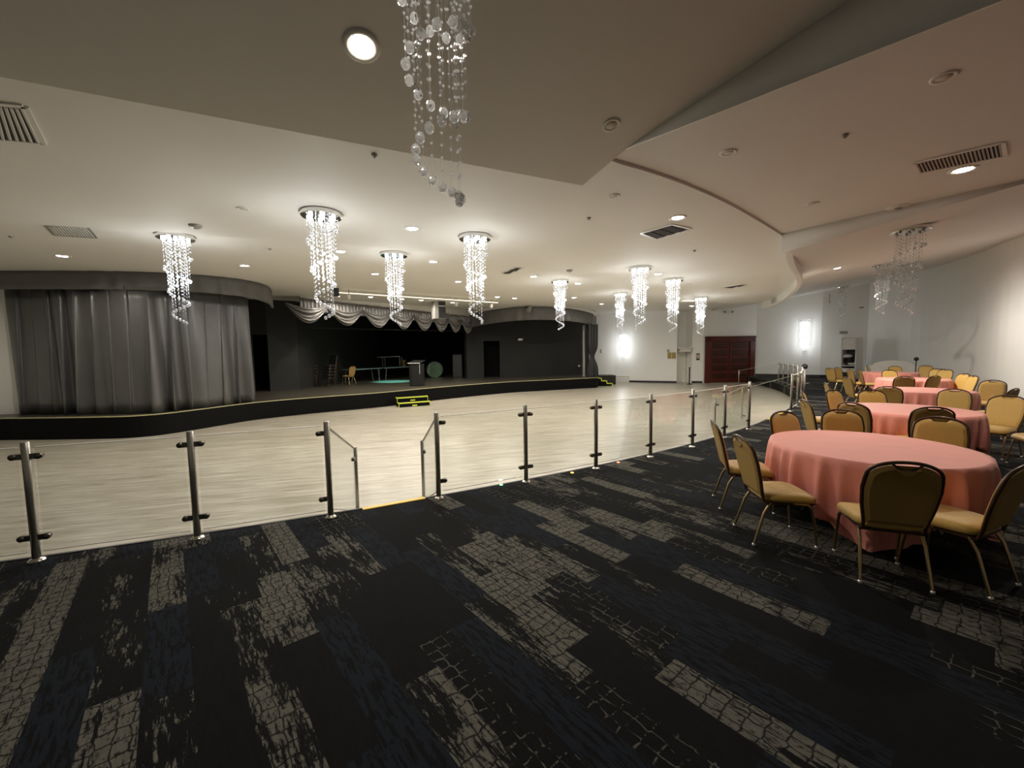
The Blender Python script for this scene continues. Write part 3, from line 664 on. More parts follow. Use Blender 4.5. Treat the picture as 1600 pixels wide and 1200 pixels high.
# ================================================================== BANQUET CHAIR
CH = 0.965
def back_outline(n_top=24):
    """right half-width / height pairs of the backrest in its own plane (x, s) with s up the back"""
    pts = [(-0.185, 0.0), (-0.215, 0.16), (-0.228, 0.30), (-0.222, 0.38)]
    for i in range(n_top + 1):
        a = PI - PI * i / n_top; x = 0.218 * math.cos(a); z = 0.402 + 0.125 * (math.sin(a) ** 0.92)
        pts.append((x, z))
    pts += [(0.222, 0.38), (0.228, 0.30), (0.215, 0.16), (0.185, 0.0)]
    return pts
def back_pt(x, s, t=0.0):   # local chair coordinates; chair faces +Y; the back leans to -Y
    lean = 0.245; y0, z0 = -0.215, 0.455
    return Vector((x, y0 - s * lean - 0.025 * (1 - (x / 0.23) ** 2) - t, z0 + s * 0.965 - t * 0.2))
def make_chair(name='banquet_chair'):
    root = bpy.data.objects.new(name, None); COL.objects.link(root); root.empty_display_size = 0.1
    # seat cushion: rounded pillow, wider at the front
    g = []
    for r, (ins, z) in enumerate(((0.03, 0.400), (0.0, 0.415), (0.0, 0.445), (0.012, 0.468), (0.05, 0.482), (0.12, 0.487))):
        row = []
        for i in range(40):
            a = 2 * PI * i / 40; ca, sa = math.cos(a), math.sin(a); e = 0.42
            x = math.copysign(abs(ca) ** e, ca); y = math.copysign(abs(sa) ** e, sa)
            wx = (0.225 + 0.02 * y) - ins; wy = 0.225 - ins
            row.append(Vector((x * wx, y * wy + 0.01, z - (0.018 * max(0, y) ** 3))))
        g.append(row)
    m = MB().sheet(g, closed=True); k = len(m.v)
    m.add(g[-1], [tuple(range(40))], True); m.add(g[0], [tuple(range(40))[::-1]])
    m.build('seat', M['gold_fabric'], root)
    MB().box((0, 0.0, 0.392), (0.40, 0.40, 0.022)).build('seat_pan', M['bronze'], root)
    # padded back: front cushion + brown backing shell
    out = back_outline()
    def shell(t_in, t_out, scale, hole):
        vs, fs = [], []
        cx, cs = 0.0, 0.27
        loops = []
        for t, sc_ in ((t_in, scale - .03), (t_in - (t_in - t_out) * 0.35, scale), (t_out, scale)):
            loops.append([back_pt(cx + (x - cx) * sc_, cs + (s - cs) * sc_, t) for x, s in out])
        return loops
    def cut_top(p):   # handle notch under the crown
        x, s = p; return (x, min(s, 0.468 + 7.0 * x * x)) if abs(x) < 0.09 else p
    front = [cut_top(p) for p in out]
    front = [(x * 0.95, 0.03 + (s - 0.03) * 0.965) for x, s in front]
    def solid_panel(poly, t0, t1, t_mid=None):
        mb = MB(); n = len(poly); cen = (0.0, 0.25)
        ins = [(cen[0] + (x - cen[0]) * 0.86, cen[1] + (s - cen[1]) * 0.88) for x, s in poly]
        L0 = [back_pt(x, s, t0) for x, s in poly]; L1 = [back_pt(x, s, t1) for x, s in poly]; L2 = [back_pt(x, s, t1 + (t1 - t0) * 0.6) for x, s in ins]
        vs = L0 + L1 + L2; fs = []
        for i in range(n):
            j = (i + 1) % n; fs += [(i, j, n + j, n + i), (n + i, n + j, 2 * n + j, 2 * n + i)]
        # fill by horizontal strips across matching left/right points
        for off in (0, 2 * n):
            for i in range(n // 2):
                a, b = i, n - 1 - i
                if i + 1 < b: fs.append((off + a, off + i + 1, off + b - 1, off + b) if i + 1 != b - 1 else (off + a, off + i + 1, off + b))
        return mb.add(vs, fs, False)
    solid_panel(front, 0.004, -0.018).build('backrest', M['gold_fabric'], root, bevel=0.004)
    solid_panel(front, 0.004, 0.013).build('back_shell', M['brown_shell'], root)
    # frame: tube round the back, with the hand-hold bar closing the notch
    frame = MB().tube([back_pt(x, s, 0.002) for x, s in [(-0.188, -0.06)] + out + [(0.188, -0.06)]], 0.0125, 8)
    frame.tube([back_pt(x, 0.464 + 6.4 * x * x, 0.004) for x in [-0.085 + 0.017 * i for i in range(11)]], 0.008, 6)
    # thin infill between crown and fabric at both shoulders
    frame.build('back_frame', M['bronze'], root)
    # legs
    for sx in (-1, 1):
        pr_ = [(sx * 0.190, -0.16, 0.395), (sx * 0.196, -0.215, 0.30), (sx * 0.205, -0.262, 0.14), (sx * 0.212, -0.30, 0.012)]
        l = MB().tube(pr_, [0.0125, 0.0125, 0.012, 0.011], 8).build('leg', M['gold_leg'], root)
        MB().lathe([(0, 0), (0.013, 0), (0.016, .008), (0.014, .022), (0, .022)], (sx * 0.212, -0.30, 0), 10).build('glide', M['glide'], l)
        pf = [(sx * 0.195, 0.03, 0.393), (sx * 0.205, 0.14, 0.388), (sx * 0.208, 0.178, 0.355), (sx * 0.212, 0.205, 0.20), (sx * 0.216, 0.225, 0.012)]
        l = MB().tube(pf, [0.0125, 0.0125, 0.0125, 0.012, 0.011], 8).build('leg', M['gold_leg'], root)
        MB().lathe([(0, 0), (0.013, 0), (0.016, .008), (0.014, .022), (0, .022)], (sx * 0.216, 0.225, 0), 10).build('glide', M['glide'], l)
    return root
chair0 = make_chair(); _first = [True]
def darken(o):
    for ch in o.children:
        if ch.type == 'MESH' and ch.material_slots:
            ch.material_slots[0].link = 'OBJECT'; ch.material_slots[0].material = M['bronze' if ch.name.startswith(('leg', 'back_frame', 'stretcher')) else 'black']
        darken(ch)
def put_chair(x, y, face, label, group=None, z=0.0, dark=False):
    if _first[0]: c = chair0; _first[0] = False
    else: c = copy_tree(chair0)
    if dark: darken(c)
    f = Vector(face); f = f.normalized()
    c.location = (x, y, z); c.rotation_euler = (0, 0, math.atan2(-f.x, f.y))
    return tag(c, label, 'chair', group)

# ================================================================== TABLES
TABLES = [Vector((3.67, 4.20)), Vector((6.42, 6.68)), Vector((9.62, 9.62)), Vector((12.75, 13.1)), Vector((15.2, 16.6))]
def make_cloth(rot, seed, R=0.868, H=0.765):
    rnd = random.Random(seed); n = 240; ph = [rnd.uniform(0, 6.28) for _ in range(5)]
    bumps = [(2 * PI * (k_ + rnd.uniform(-.3, .3)) / 28, rnd.uniform(0.4, 1.0), rnd.uniform(0.035, 0.06)) for k_ in range(28)]
    g = []
    for rr in (0.12, 0.3, 0.5, 0.7, 0.82): g.append([Vector((rr * math.cos(2 * PI * i / n), rr * math.sin(2 * PI * i / n), H + 0.0018 * math.sin(5 * 2 * PI * i / n + 9 * rr + ph[0]))) for i in range(n)])
    g.append([Vector(((R - .006) * math.cos(2 * PI * i / n), (R - .006) * math.sin(2 * PI * i / n), H)) for i in range(n)])
    for r in range(1, 15):
        v = r / 14; row = []
        for i in range(n):
            a = 2 * PI * i / n
            drop = 0.60 + 0.15 * math.cos(4 * (a - rot))
            w_ = sum(h_ * math.exp(-((math.remainder(a - b_, 2 * PI)) / s_) ** 2) for b_, h_, s_ in bumps)
            corner_ = max(0, math.cos(4 * (a - rot))) ** 2
            rad = R + 0.004 + v ** 0.75 * (0.125 * w_) - 0.05 * v * v + 0.055 * corner_ * v
            z = H - 0.004 - drop * v
            if z < 0.012: rad += (0.012 - z) * 0.8; z = 0.012
            row.append(Vector((rad * math.cos(a), rad * math.sin(a), z)))
        g.append(row)
    m = MB().sheet(g, closed=True); m.add(g[0], [tuple(range(n))], True); return m
T_LAB = [('round banquet table hidden under the nearest coral cloth', 'nearest round coral tablecloth, falling to the carpet beside the big front chairs'),
         ('round banquet table under the second coral cloth from the front', 'second coral tablecloth from the front, behind the nearest table'),
         ('round banquet table under the third coral cloth from the front', 'third coral tablecloth from the front, at the middle of the row'),
         ('round banquet table under the fourth coral cloth from the front', 'fourth coral tablecloth from the front, next to the chairs by the white wall'),
         ('round banquet table under the farthest coral cloth', 'farthest coral tablecloth, near the white cabinet')]
for i, c in enumerate(TABLES):
    t = thing('round_table', T_LAB[i][0], 'table', (c.x, c.y, 0), group='round banquet tables')
    MB().lathe([(0, 0.735), (0.855, 0.735), (0.862, 0.742), (0.862, 0.755), (0.855, 0.76), (0, 0.76)], (0, 0, 0), 48, smooth=False).build('table_top', M['table_top'], t)
    for k in range(4):
        a = PI / 4 + k * PI / 2
        MB().tube([(0.5 * math.cos(a), 0.5 * math.sin(a), 0.735), (0.56 * math.cos(a), 0.56 * math.sin(a), 0.0)], 0.014, 8).build('leg', M['grey_metal'], t)
    cl = make_cloth(-2.25 + 0.3 * i if i else -2.22, 20 + i).build('tablecloth', M['cloth'], loc=(c.x, c.y, 0))
    tag(cl, T_LAB[i][1], 'tablecloth', 'coral tablecloths on the round tables')

# chairs: (pixel of the crown of the back, table index it belongs to, facing override, label)
CHAIRS = [
    ((1418, 722), 0, (0.36, 0.93), 'gold banquet chair seen from behind at the front of the nearest coral table'),
    ((1607, 724), 0, (-0.38, 0.92), 'gold banquet chair cut by the right edge of the picture at the nearest table'),
    ((1156, 681), 0, (1.0, -0.12), 'gold banquet chair turned side on, at the left of the nearest coral table'),
    ((1114, 657), 0, (0.97, -0.3), 'gold banquet chair partly behind the side-on chair left of the nearest table'),
    ((1222, 643), 0, (0.25, -0.97), 'gold banquet chair behind the left edge of the nearest coral table'),
    ((1314, 640), 0, (-0.35, -0.94), 'gold banquet chair at the back of the nearest table, in front of the second table'),
    ((1470, 652), 0, (-0.72, -0.7), 'khaki lit banquet chair behind the right half of the nearest table'),
    ((1460, 636), 1, (0.45, 0.9), 'dark backed banquet chair at the front of the second table'),
    ((1331, 629), 1, (0.95, 0.3), 'gold banquet chair at the left end of the second coral table'),
    ((1256, 624.5), 1, (0.96, -0.28), 'gold banquet chair beside the glass railing, left of the second table'),
    ((1253, 611), 1, (0.8, -0.6), 'small looking gold chair showing its crown nearest the far railing post'),
    ((1300, 609), 1, (0.35, -0.93), 'bright gold banquet chair standing on the open carpet left of the third table'),
    ((1290, 598), 2, (0.9, -0.44), 'brown backed banquet chair behind the bright gold chair on the open carpet'),
    ((1361, 609), 1, (-0.3, -0.95), 'gold banquet chair at the back left of the second coral table'),
    ((1492, 608), 1, (-0.75, -0.66), 'gold banquet chair between the second and third tables, right of centre'),
    ((1388, 604), 2, (0.75, 0.66), 'dark backed banquet chair at the front left of the third table'),
    ((1577, 618), 1, (-0.95, -0.3), 'large gold banquet chair at the right end of the second table'),
    ((1587, 607), 2, (-0.35, 0.93), 'dark backed banquet chair at the right front of the third table'),
    ((1553, 594), 2, (-0.9, -0.42), 'gold banquet chair by the white wall at the right of the third table'),
    ((1322, 589), 2, (0.97, -0.2), 'brown banquet chair seen edge on at the left of the third table'),
    ((1327, 577), 3, (0.97, -0.25), 'gold banquet chair left of the fourth table, its back tilted toward the railing'),
    ((1342, 577.5), 3, (0.9, -0.45), 'gold banquet chair right behind the tilted one left of the fourth table'),
    ((1508, 583.5), 3, (-0.97, 0.2), 'gold banquet chair seen side on by the white wall, beside the fourth table'),
    ((1523, 587), 3, (-0.95, 0.35), 'brown banquet chair seen side on by the white wall, beside the fourth table'),
    ((1414, 588), 3, (0.5, 0.86), 'brown backed banquet chair at the front of the fourth table, left one'),
    ((1462, 587), 3, (-0.15, 0.99), 'brown backed banquet chair at the front of the fourth table, right one'),
    ((1389, 578), 3, (-0.3, -0.95), 'gold banquet chair at the back of the fourth table'),
    ((1355, 571), 4, (0.6, -0.8), 'brown banquet chair at the back of the farthest table, beside the white cabinet'),
    ((1398, 572), 4, (-0.35, -0.94), 'brown banquet chair in front of the white arched panel at the far wall'),
    ((1447, 571), 4, (-0.8, -0.6), 'gold banquet chair below the small black microphone on the far wall'),
    ((1466, 576), 3, (-0.75, -0.66), 'dark banquet chair behind the right front chair of the fourth table'),
    ((1479, 577), 3, (-0.97, -0.2), 'banquet chair tilted toward the right wall behind the fourth table'),
    ((1296, 575), 4, (0.98, 0.1), 'thin looking banquet chair seen edge on, nearest the black baseboard'),
    ((1308, 574), 4, (0.95, -0.1), 'brown banquet chair seen side on just below the white cabinet'),
]
for (px, py), ti, face, lab in CHAIRS:
    c = at_z(px, py, CH); f = Vector(face).normalized()
    put_chair(c.x + f.x * 0.36, c.y + f.y * 0.36, f, lab, 'gold banquet chairs around the coral tables')
put_chair(7.6, 5.85, (-0.9, 0.4), 'gold banquet chair of which only the seat shows, right of the second table', 'gold banquet chairs around the coral tables')

# ================================================================== CHANDELIERS
STR_N, CH_LEN = 44, 1.64
def make_chandelier(lit):
    root = bpy.data.objects.new('crystal_chandelier', None); COL.objects.link(root)
    MB().lathe([(0, 0), (0.29, 0), (0.30, -0.008), (0.30, -0.062), (0.29, -0.07), (0, -0.07)], (0, 0, 0), 40, smooth=False).build('canopy', M['chrome'], root)
    for k in range(7):
        a = k * 2 * PI / 6; r = 0.19 if k < 6 else 0
        MB().ball((r * math.cos(a), r * math.sin(a), -0.088), 0.030, 2, sz=0.8, smooth=True).build('bulb', M['bulb' if lit else 'bulb_off'], root)
    for k in range(STR_N):
        q = k / (STR_N - 1); a = 0.4 - k * 2 * PI / 13.2; r = 0.235 - 0.125 * q; L = 0.26 + (CH_LEN - 0.26) * q
        x, y = r * math.cos(a), r * math.sin(a); m = MB()
        m.tube([(x, y, -0.07), (x, y, -L + 0.03)], 0.0007, 4)
        z = -0.10 - 0.03 * (k % 3)
        while z > -L + 0.09:
            m.ball((x, y, z), 0.0105 if lit else 0.0085, 1); z -= 0.066
        s = m.build('crystal_strand', M['crystal' if lit else 'crystal_brightened'], root)
        MB().ball((x, y, -L), 0.0265, 2, sz=1.12).build('crystal_ball', M['crystal' if lit else 'crystal_clear'], s)
    if lit:
        lamp('chandelier_fill', 'POINT', (0, 0, -0.85), P_CHAND, COOL, 0.12, root)  # added lamp with no bulb there; stands in for light scattered by the crystals
        lamp('chandelier_lamp', 'SPOT', (0, 0, -0.12), P_CHSPOT, COOL, 0.12, root, cone=80, blend=0.6)
    return root
def chandelier(proto, first, p, rz, label, group):
    c = proto if first else copy_tree(proto)
    c.location = p; c.rotation_euler = (0, 0, rz); return tag(c, label, 'chandelier', group)
lit0 = make_chandelier(True)
LIT = [((502, 336), 'B', 'lit crystal chandelier nearest of the glowing ones, left of the picture centre'),
       ((742, 372), 'B', 'lit crystal chandelier hanging right of the grey line-array speaker'),
       ((615.5, 395), 'B2', 'lit crystal chandelier in front of the silver swags at mid stage'),
       ((274, 367), 'B2', 'lit crystal chandelier in front of the drawn grey curtain'),
       ((1000, 420), 'B', 'largest lit crystal chandelier of the group before the white back wall'),
       ((1052, 438), 'B', 'lit crystal chandelier just left of the carved wooden door'),
       ((875, 437), 'B2', 'lit crystal chandelier in front of the right stage valance'),
       ((969, 457), 'B2', 'lit crystal chandelier beside the left glowing wall sconce'),
       ((1095, 466), 'B', 'smallest lit crystal chandelier, above the carved wooden door')]
for i, ((px, py), lv, lab) in enumerate(LIT):
    p = at_z(px, py, SOFFIT_Z - 0.035) if lv == 'B' else on_B2(px, py + 1)
    p.z = SOFFIT_Z if lv == 'B' else zB2(p.x, p.y)
    chandelier(lit0, i == 0, p, i * 0.9, lab, 'lit crystal chandeliers over the dance floor')
off0 = make_chandelier(False)
OFF = [((1422, 357), 'unlit crystal chandelier nearest on the right, over the coral tables'),
       ((1380, 412), 'unlit crystal chandelier with dark spiral beads near the room corner'),
       ((1421, 412), 'unlit crystal chandelier behind the nearest one on the right'),
       ((1318, 447.5), 'unlit crystal chandelier above the white cabinet')]
nc = Vector((-0.385, 2.40)); near_p = Vector((nc.x, nc.y, zA(nc.x, nc.y)))
near = chandelier(off0, True, near_p, 0.95, 'big unlit crystal chandelier cut off at the top edge of the picture', 'unlit crystal chandeliers over the terrace')
near.scale = (1.0, 1.0, 1.06)
for i, ((px, py), lab) in enumerate(OFF):
    p = on_D(px, py); c_ = chandelier(off0, False, p, 1.3 * i, lab, 'unlit crystal chandeliers over the terrace'); c_.scale = (1, 1, 1)

# ================================================================== RECESSED LIGHTS, VENTS, SMALL CEILING FITTINGS
def level(px, py, lv):
    if lv == 'A': p = on_A(px, py); n = Vector(AN)
    elif lv == 'B': p = at_z(px, py, SOFFIT_Z); n = Vector((0, 0, 1))
    elif lv == 'C': p = at_z(px, py, SOFFIT_Z + 0.035); n = Vector((0, 0, 1))
    elif lv == 'B2': p = on_B2(px, py); n = Vector((0, -0.015, 1))
    else: p = on_D(px, py); n = Vector((-DS, DY, 1))
    return p, n.normalized().to_track_quat('Z', 'Y').to_euler()
def downlight(px, py, lv, label, lit=True, r=0.075, power=None):
    p, rot = level(px, py, lv)
    t = thing('recessed_light', label, 'ceiling light', p, group='lit recessed ceiling lights' if lit else 'unlit recessed ceiling lights'); t.rotation_euler = rot
    MB().lathe([(r * 0.8, -0.002), (r, -0.012), (r * 1.28, -0.010), (r * 1.32, 0.0)], (0, 0, 0), 24).build('trim_ring', M['white_metal'], t)
    MB().lathe([(0, -0.006), (r * 0.8, -0.006), (r * 0.82, 0.0)], (0, 0, 0), 24).build('lens', M['lamp_face' if lit else 'lens_off'], t)
    if lit: lamp('downlight_lamp', 'SPOT', (0, 0, -0.03), power or P_DOWN, WARM, 0.06, t, cone=168, blend=0.45)
    return t
DOWN = [(565, 72, 'A', 'big glaring recessed light nearest the top of the picture'),
        (644, 357, 'B', 'recessed light between the nearest lit chandelier and the one right of centre'),
        (1059, 340, 'B', 'recessed light just above the dark square vent right of centre'),
        (1028, 428, 'B', 'recessed light between the two lit chandeliers left of the wooden door'),
        (97, 400, 'B2', 'recessed light over the left end of the grey curtain'),
        (382, 415, 'B2', 'recessed light over the right end of the grey valance'),
        (532, 393, 'B2', 'recessed light right beside the nearest lit chandelier strands'),
        (586, 428, 'B2', 'recessed light just left of the mid stage chandelier'),
        (677, 409, 'B2', 'recessed light right of the mid stage chandelier'),
        (716, 440, 'B2', 'recessed light left of the centre right chandelier, above the speaker'),
        (833.5, 432, 'B2', 'recessed light below the small dark vent on the stage ceiling'),
        (903, 443, 'B2', 'recessed light right of the chandelier before the right valance'),
        (897, 465, 'B2', 'recessed light above the right end of the right valance'),
        (940, 475, 'B2', 'recessed light over the corner of the right valance and white wall'),
        (777, 464, 'B2', 'recessed light at the right end of the light bar'),
        (804, 466, 'B2', 'recessed light right above the middle of the right valance'),
        (527, 463, 'B2', 'recessed light above the left swag near the chandelier tip'),
        (579, 464, 'B2', 'recessed light above the second swag'),
        (628, 467, 'B2', 'recessed light above the third swag behind the chandelier'),
        (658, 469, 'B2', 'recessed light just left of the line-array speaker'),
        (707, 473, 'B2', 'recessed light just right of the line-array speaker'),
        (1081, 478, 'B', 'recessed light beside the smallest lit chandelier'),
        (1505, 265, 'C', 'glaring recessed light beside the long dark vent on the right'),
        (1308, 419, 'D', 'recessed light over the far terrace, nearer of the pair'),
        (1289, 456, 'D', 'recessed light over the far terrace, at the top of the white wall')]
for px, py, lv, lab in DOWN: downlight(px, py, lv, lab, True, 0.105 if lv == 'A' else 0.11, power=24 if px == 1289 else {'A': 26, 'C': 32, 'D': 210}.get(lv))
for px, py, lv, lab in ((955, 195, 'A', 'unlit recessed light ring on the near sloping ceiling'), (380, 326, 'B', 'unlit recessed light ring left of the nearest lit chandelier'),
                        (959, 306, 'B', 'pale unlit recessed light below the ceiling corner'), (1138, 238, 'C', 'unlit recessed ring on the right ceiling panel, beside the joint'),
                        (1475, 120, 'C', 'unlit recessed ring high on the right ceiling panel'), (1270, 318, 'C', 'small unlit recessed ring above the curved joint on the right'),
                        (1077, 444, 'B', 'small pale unlit light right of the door-side chandelier')):
    downlight(px, py, lv, lab, False, 0.07)
def detector(name, px, py, lv, label, cat, r=0.06, h=0.04, m='white_plastic'):
    p, rot = level(px, py, lv); t = thing(name, label, cat, p); t.rotation_euler = rot
    MB().lathe([(0, -h), (r * 0.6, -h), (r * 0.95, -h * 0.5), (r, 0)], (0, 0, 0), 20).build('housing', M[m], t)
    MB().lathe([(0, -h - .012), (r * 0.25, -h - .012), (r * 0.3, -h)], (0, 0, 0), 12).build('sensor', M['grey_metal'], t)
detector('smoke_detector', 305, 352, 'B', 'grey round smoke detector left of the nearest lit chandelier', 'smoke detector', 0.10, 0.05, 'grey_metal')
detector('smoke_detector', 890, 422, 'B', 'small grey smoke detector above the right valance chandelier', 'smoke detector', 0.09, 0.05, 'grey_metal')
detector('smoke_detector', 1403, 323, 'C', 'flat grey smoke detector above the nearest unlit right chandelier', 'smoke detector', 0.16, 0.02, 'ceiling')
for px, py, lv, lab in ((585, 241, 'B', 'small ceiling sprinkler beside the big hanging chandelier'), (920, 340, 'B', 'small ceiling sprinkler left of the dark square vent'),
                        (1320, 210, 'C', 'small ceiling sprinkler on the right ceiling panel'), (17, 369, 'B2', 'small ceiling sprinkler at the left picture edge'),
                        (421, 388, 'B2', 'small ceiling sprinkler above the grey valance end'), (1085, 391, 'B', 'small ceiling sprinkler below the dark square vent')):
    detector('ceiling_sprinkler', px, py, lv, lab, 'sprinkler', 0.035, 0.03, 'grey_metal')
def vent(quad, lv, label, n, m_frame='white_metal', slat_m='white_metal', along=False, lift=0.0):
    ps = [level(*q, lv)[0] for q in quad]; nrm = (ps[1] - ps[0]).cross(ps[3] - ps[0]).normalized()
    if nrm.z > 0: nrm = -nrm
    c = sum(ps, Vector()) / 4; t = thing('air_vent', label, 'vent', c)
    q = [p - c for p in ps]
    def quadpt(u, v): return (q[0] * (1 - u) + q[1] * u) * (1 - v) + (q[3] * (1 - u) + q[2] * u) * v
    d = nrm * 0.004
    MB().add([p + d for p in q] + [p + d * 2 for p in q], [(0, 1, 2, 3), (7, 6, 5, 4)]).build('opening', M['vent_dark'], t)
    fm = MB()
    for a, b in ((0, 1), (1, 2), (2, 3), (3, 0)): fm.bar(q[a] + nrm * .008, q[b] + nrm * .008, 0.05, 0.016)
    fm.build('frame', M[m_frame], t)
    sw_ = 0.5 * ((q[3] - q[0]) if along else (q[1] - q[0])).length / n
    for k in range(n):
        f = (k + 0.7) / (n + 0.4)
        a, b = (quadpt(0.03, f), quadpt(0.97, f)) if along else (quadpt(f, 0.05), quadpt(f, 0.95))
        MB().bar(a + nrm * .012, b + nrm * .012, sw_, 0.012, up=(0.25, 0.25, 1)).build('slat', M[slat_m], t)
vent(((-60, 155), (38, 165), (68, 224), (-60, 212)), 'B', 'slatted white air vent at the left edge of the near ceiling', 11)
vent(((72, 352), (134, 352), (150, 371), (86, 367)), 'B2', 'slatted grey air vent above the grey curtain', 14, 'grey_metal')
vent(((1001, 364), (1050, 350), (1080, 357), (1026, 373)), 'B', 'dark air vent below a recessed light, right of centre', 3, 'white_metal', 'vent_dark')
vent(((784, 427), (806, 417), (818, 418), (793, 428)), 'B2', 'small dark air vent on the stage side ceiling', 2, 'white_metal', 'vent_dark')
vent(((1128, 449), (1160, 444), (1168, 445), (1140, 450)), 'B', 'thin dark air vent above the wooden door', 2, 'white_metal', 'vent_dark')
vent(((1428, 254), (1566, 222), (1570, 243), (1436, 270)), 'C', 'long slatted dark air vent on the right ceiling panel', 22, 'white_metal', 'grey_metal')

# ================================================================== STAGE FITTINGS
def yaw(d): return math.atan2(d.y, d.x)
# line-array speaker on the header
p = at_y(683, 480, 20.2)
t = thing('line_array_speaker', 'grey line-array speaker hanging in front of the silver swags', 'speaker', (p.x, p.y, p.z)); t.rotation_euler = (0, 0, 0.45)
MB().box((0, 0, 0), (0.42, 0.55, 1.15)).build('cabinet', M['grey_metal'], t, bevel=0.015)
MB().box((0.16, -0.285, 0.0), (0.34, 0.02, 1.10)).build('grille', M['black'], t)
MB().box((0.16, -0.30, 0.03), (0.34, 0.02, 0.03)).build('divider', M['white_metal'], t)
m = MB(); m.tube([(0, 0, .57), (0, 0, 0.80)], 0.02, 8); m.box((0, 0, 0.82), (0.5, 0.1, 0.03)); m.build('hanging_bracket', M['grey_metal'], t)
# dark column speaker left of the light bar
p = at_y(524.5, 453, 15.2)
t = thing('column_speaker', 'small black hanging speaker at the left end of the light bar', 'speaker', (p.x, p.y, p.z)); t.rotation_euler = (0, 0, 0.5)
MB().box((0, 0, 0), (0.20, 0.2, 0.46)).build('cabinet', M['black'], t, bevel=0.01)
MB().box((0, 0, 0.29), (0.05, 0.05, 0.14)).build('bracket', M['grey_metal'], t)
# curved horn on the right valance
p = at_y(826, 478, 22.6)
t = thing('horn_speaker', 'small dark curved speaker fixed at the middle of the right valance', 'speaker', (p.x, p.y, p.z))
m = MB(); m.tube([(0.06, 0, 0.18), (0.08, -.05, 0.0), (0.04, -.12, -0.16), (-0.06, -.2, -0.30)], [0.10, 0.10, 0.11, 0.12], 10); m.build('body', M['grey_metal'], t)
m = MB(); m.box((0.06, 0, 0.22), (0.16, 0.16, 0.05)); m.build('mount', M['black'], t)
# light bar on the stage ceiling
a, b = at_y(527, 457, 15.3), at_y(778, 473, 19.6)
t = thing('light_bar', 'long pale glowing light bar hung under the ceiling before the swags', 'light', (a.x, a.y, a.z))
MB().tube([(0, 0, 0), b - a], 0.016, 8).build('bar', M['tube'], t)
for f in (0.1, 0.38, 0.66, 0.97):
    q = (b - a) * f; MB().tube([q, (q.x, q.y, q.z + 0.22)], 0.012, 6).build('hanger', M['white_metal'], t)
for px, py, y, lab in ((545, 462, 15.5, 'small white spot lamp clipped to the left part of the light bar'), (768, 480, 19.7, 'small white spot lamp at the right end of the light bar'), (713, 478, 18.6, 'small grey stage lamp under the light bar right of the speaker')):
    p = at_y(px, py, y); p.z = zB2(p.x, p.y) - 0.262; t = thing('spot_lamp', lab, 'stage lamp', (p.x, p.y, p.z)); t.rotation_euler = (0, 0, 0.4)
    MB().lathe([(0, 0.10), (0.06, 0.09), (0.075, -0.09), (0.06, -0.10), (0, -0.08)], (0, 0, 0), 14, mtx=Matrix.Rotation(0.7, 3, 'X')).build('housing', M['white_metal'], t)
    MB().bar((0, 0, 0.08), (0, 0, 0.26), 0.03, 0.015, up=(0, 1, 0)).build('yoke', M['grey_metal'], t)
# teal stage lamp hidden behind the swags
p = Vector((-6.0, 22.2, 3.6)); tgt = at_z(615, 596, STAGE_Z)
t = thing('par_can', 'black stage lamp behind the swags throwing teal light on the stage floor', 'stage lamp', p)
MB().lathe([(0, 0.16), (0.10, 0.15), (0.11, -0.12), (0.10, -0.12), (0.09, 0.1), (0, 0.1)], (0, 0, 0), 16).build('housing', M['black'], t)
rot = (tgt - p).to_track_quat('-Z', 'Y').to_euler()
lamp('stage_lamp', 'SPOT', (0, 0, -0.14), P_STAGE, (0.25, 0.95, 0.95), 0.05, t, rot=rot, cone=40, blend=0.7)

# lectern
lp = at_z(652, 603, STAGE_Z)
t = thing('lectern', 'black lectern with a white edged sloping top near the stage front', 'lectern', (lp.x, lp.y, STAGE_Z)); t.rotation_euler = (0, 0, -0.30)
MB().box((0, 0, 0.54), (0.58, 0.46, 1.08)).build('body', M['black'], t, bevel=0.01)
MB().box((0.05, -0.235, 0.54), (0.44, 0.012, 1.0)).build('front_panel', M['stage_dark'], t)
m = MB(); m.add([(-.33, -.27, 1.10), (.33, -.27, 1.10), (.33, .27, 1.22), (-.33, .27, 1.22), (-.33, -.27, 1.135), (.33, -.27, 1.135), (.33, .27, 1.255), (-.33, .27, 1.255)],
                [(3, 2, 1, 0), (4, 5, 6, 7), (0, 1, 5, 4), (1, 2, 6, 5), (2, 3, 7, 6), (3, 0, 4, 7)]); m.build('sloping_top', M['black'], t)
MB().bar((-.33, -.275, 1.118), (.33, -.275, 1.118), 0.012, 0.035).build('front_edge_strip', M['white_metal'], t)
MB().bar((0.292, -0.235, 0.6), (0.292, -0.235, 1.1), 0.015, 0.015, up=(0, 1, 0)).build('edge_strip', M['white_metal'], t)
# chair on the stage
cp_ = at_z(545, 600, STAGE_Z)
put_chair(cp_.x, cp_.y, (-0.9, 0.42), 'pale seated banquet chair standing alone on the stage beside the teal tables', z=STAGE_Z)
# stacks of chairs in the dark
for si, (px, lab) in enumerate(((486, 'left'), (513, 'right'))):
    b = at_z(px, 604, STAGE_Z)
    for k in range(5):
        lab2 = {0: 'bottom', 1: 'second', 2: 'middle', 3: 'fourth', 4: 'topmost'}[k]
        put_chair(b.x + 0.02 * k, b.y + 0.01 * k, (0.5 - si * .8, -0.85), '%s chair of the %s dark stack in the stage shadow' % (lab2, lab), 'stacked chairs in the stage shadow', z=STAGE_Z + 0.155 * k, dark=True)
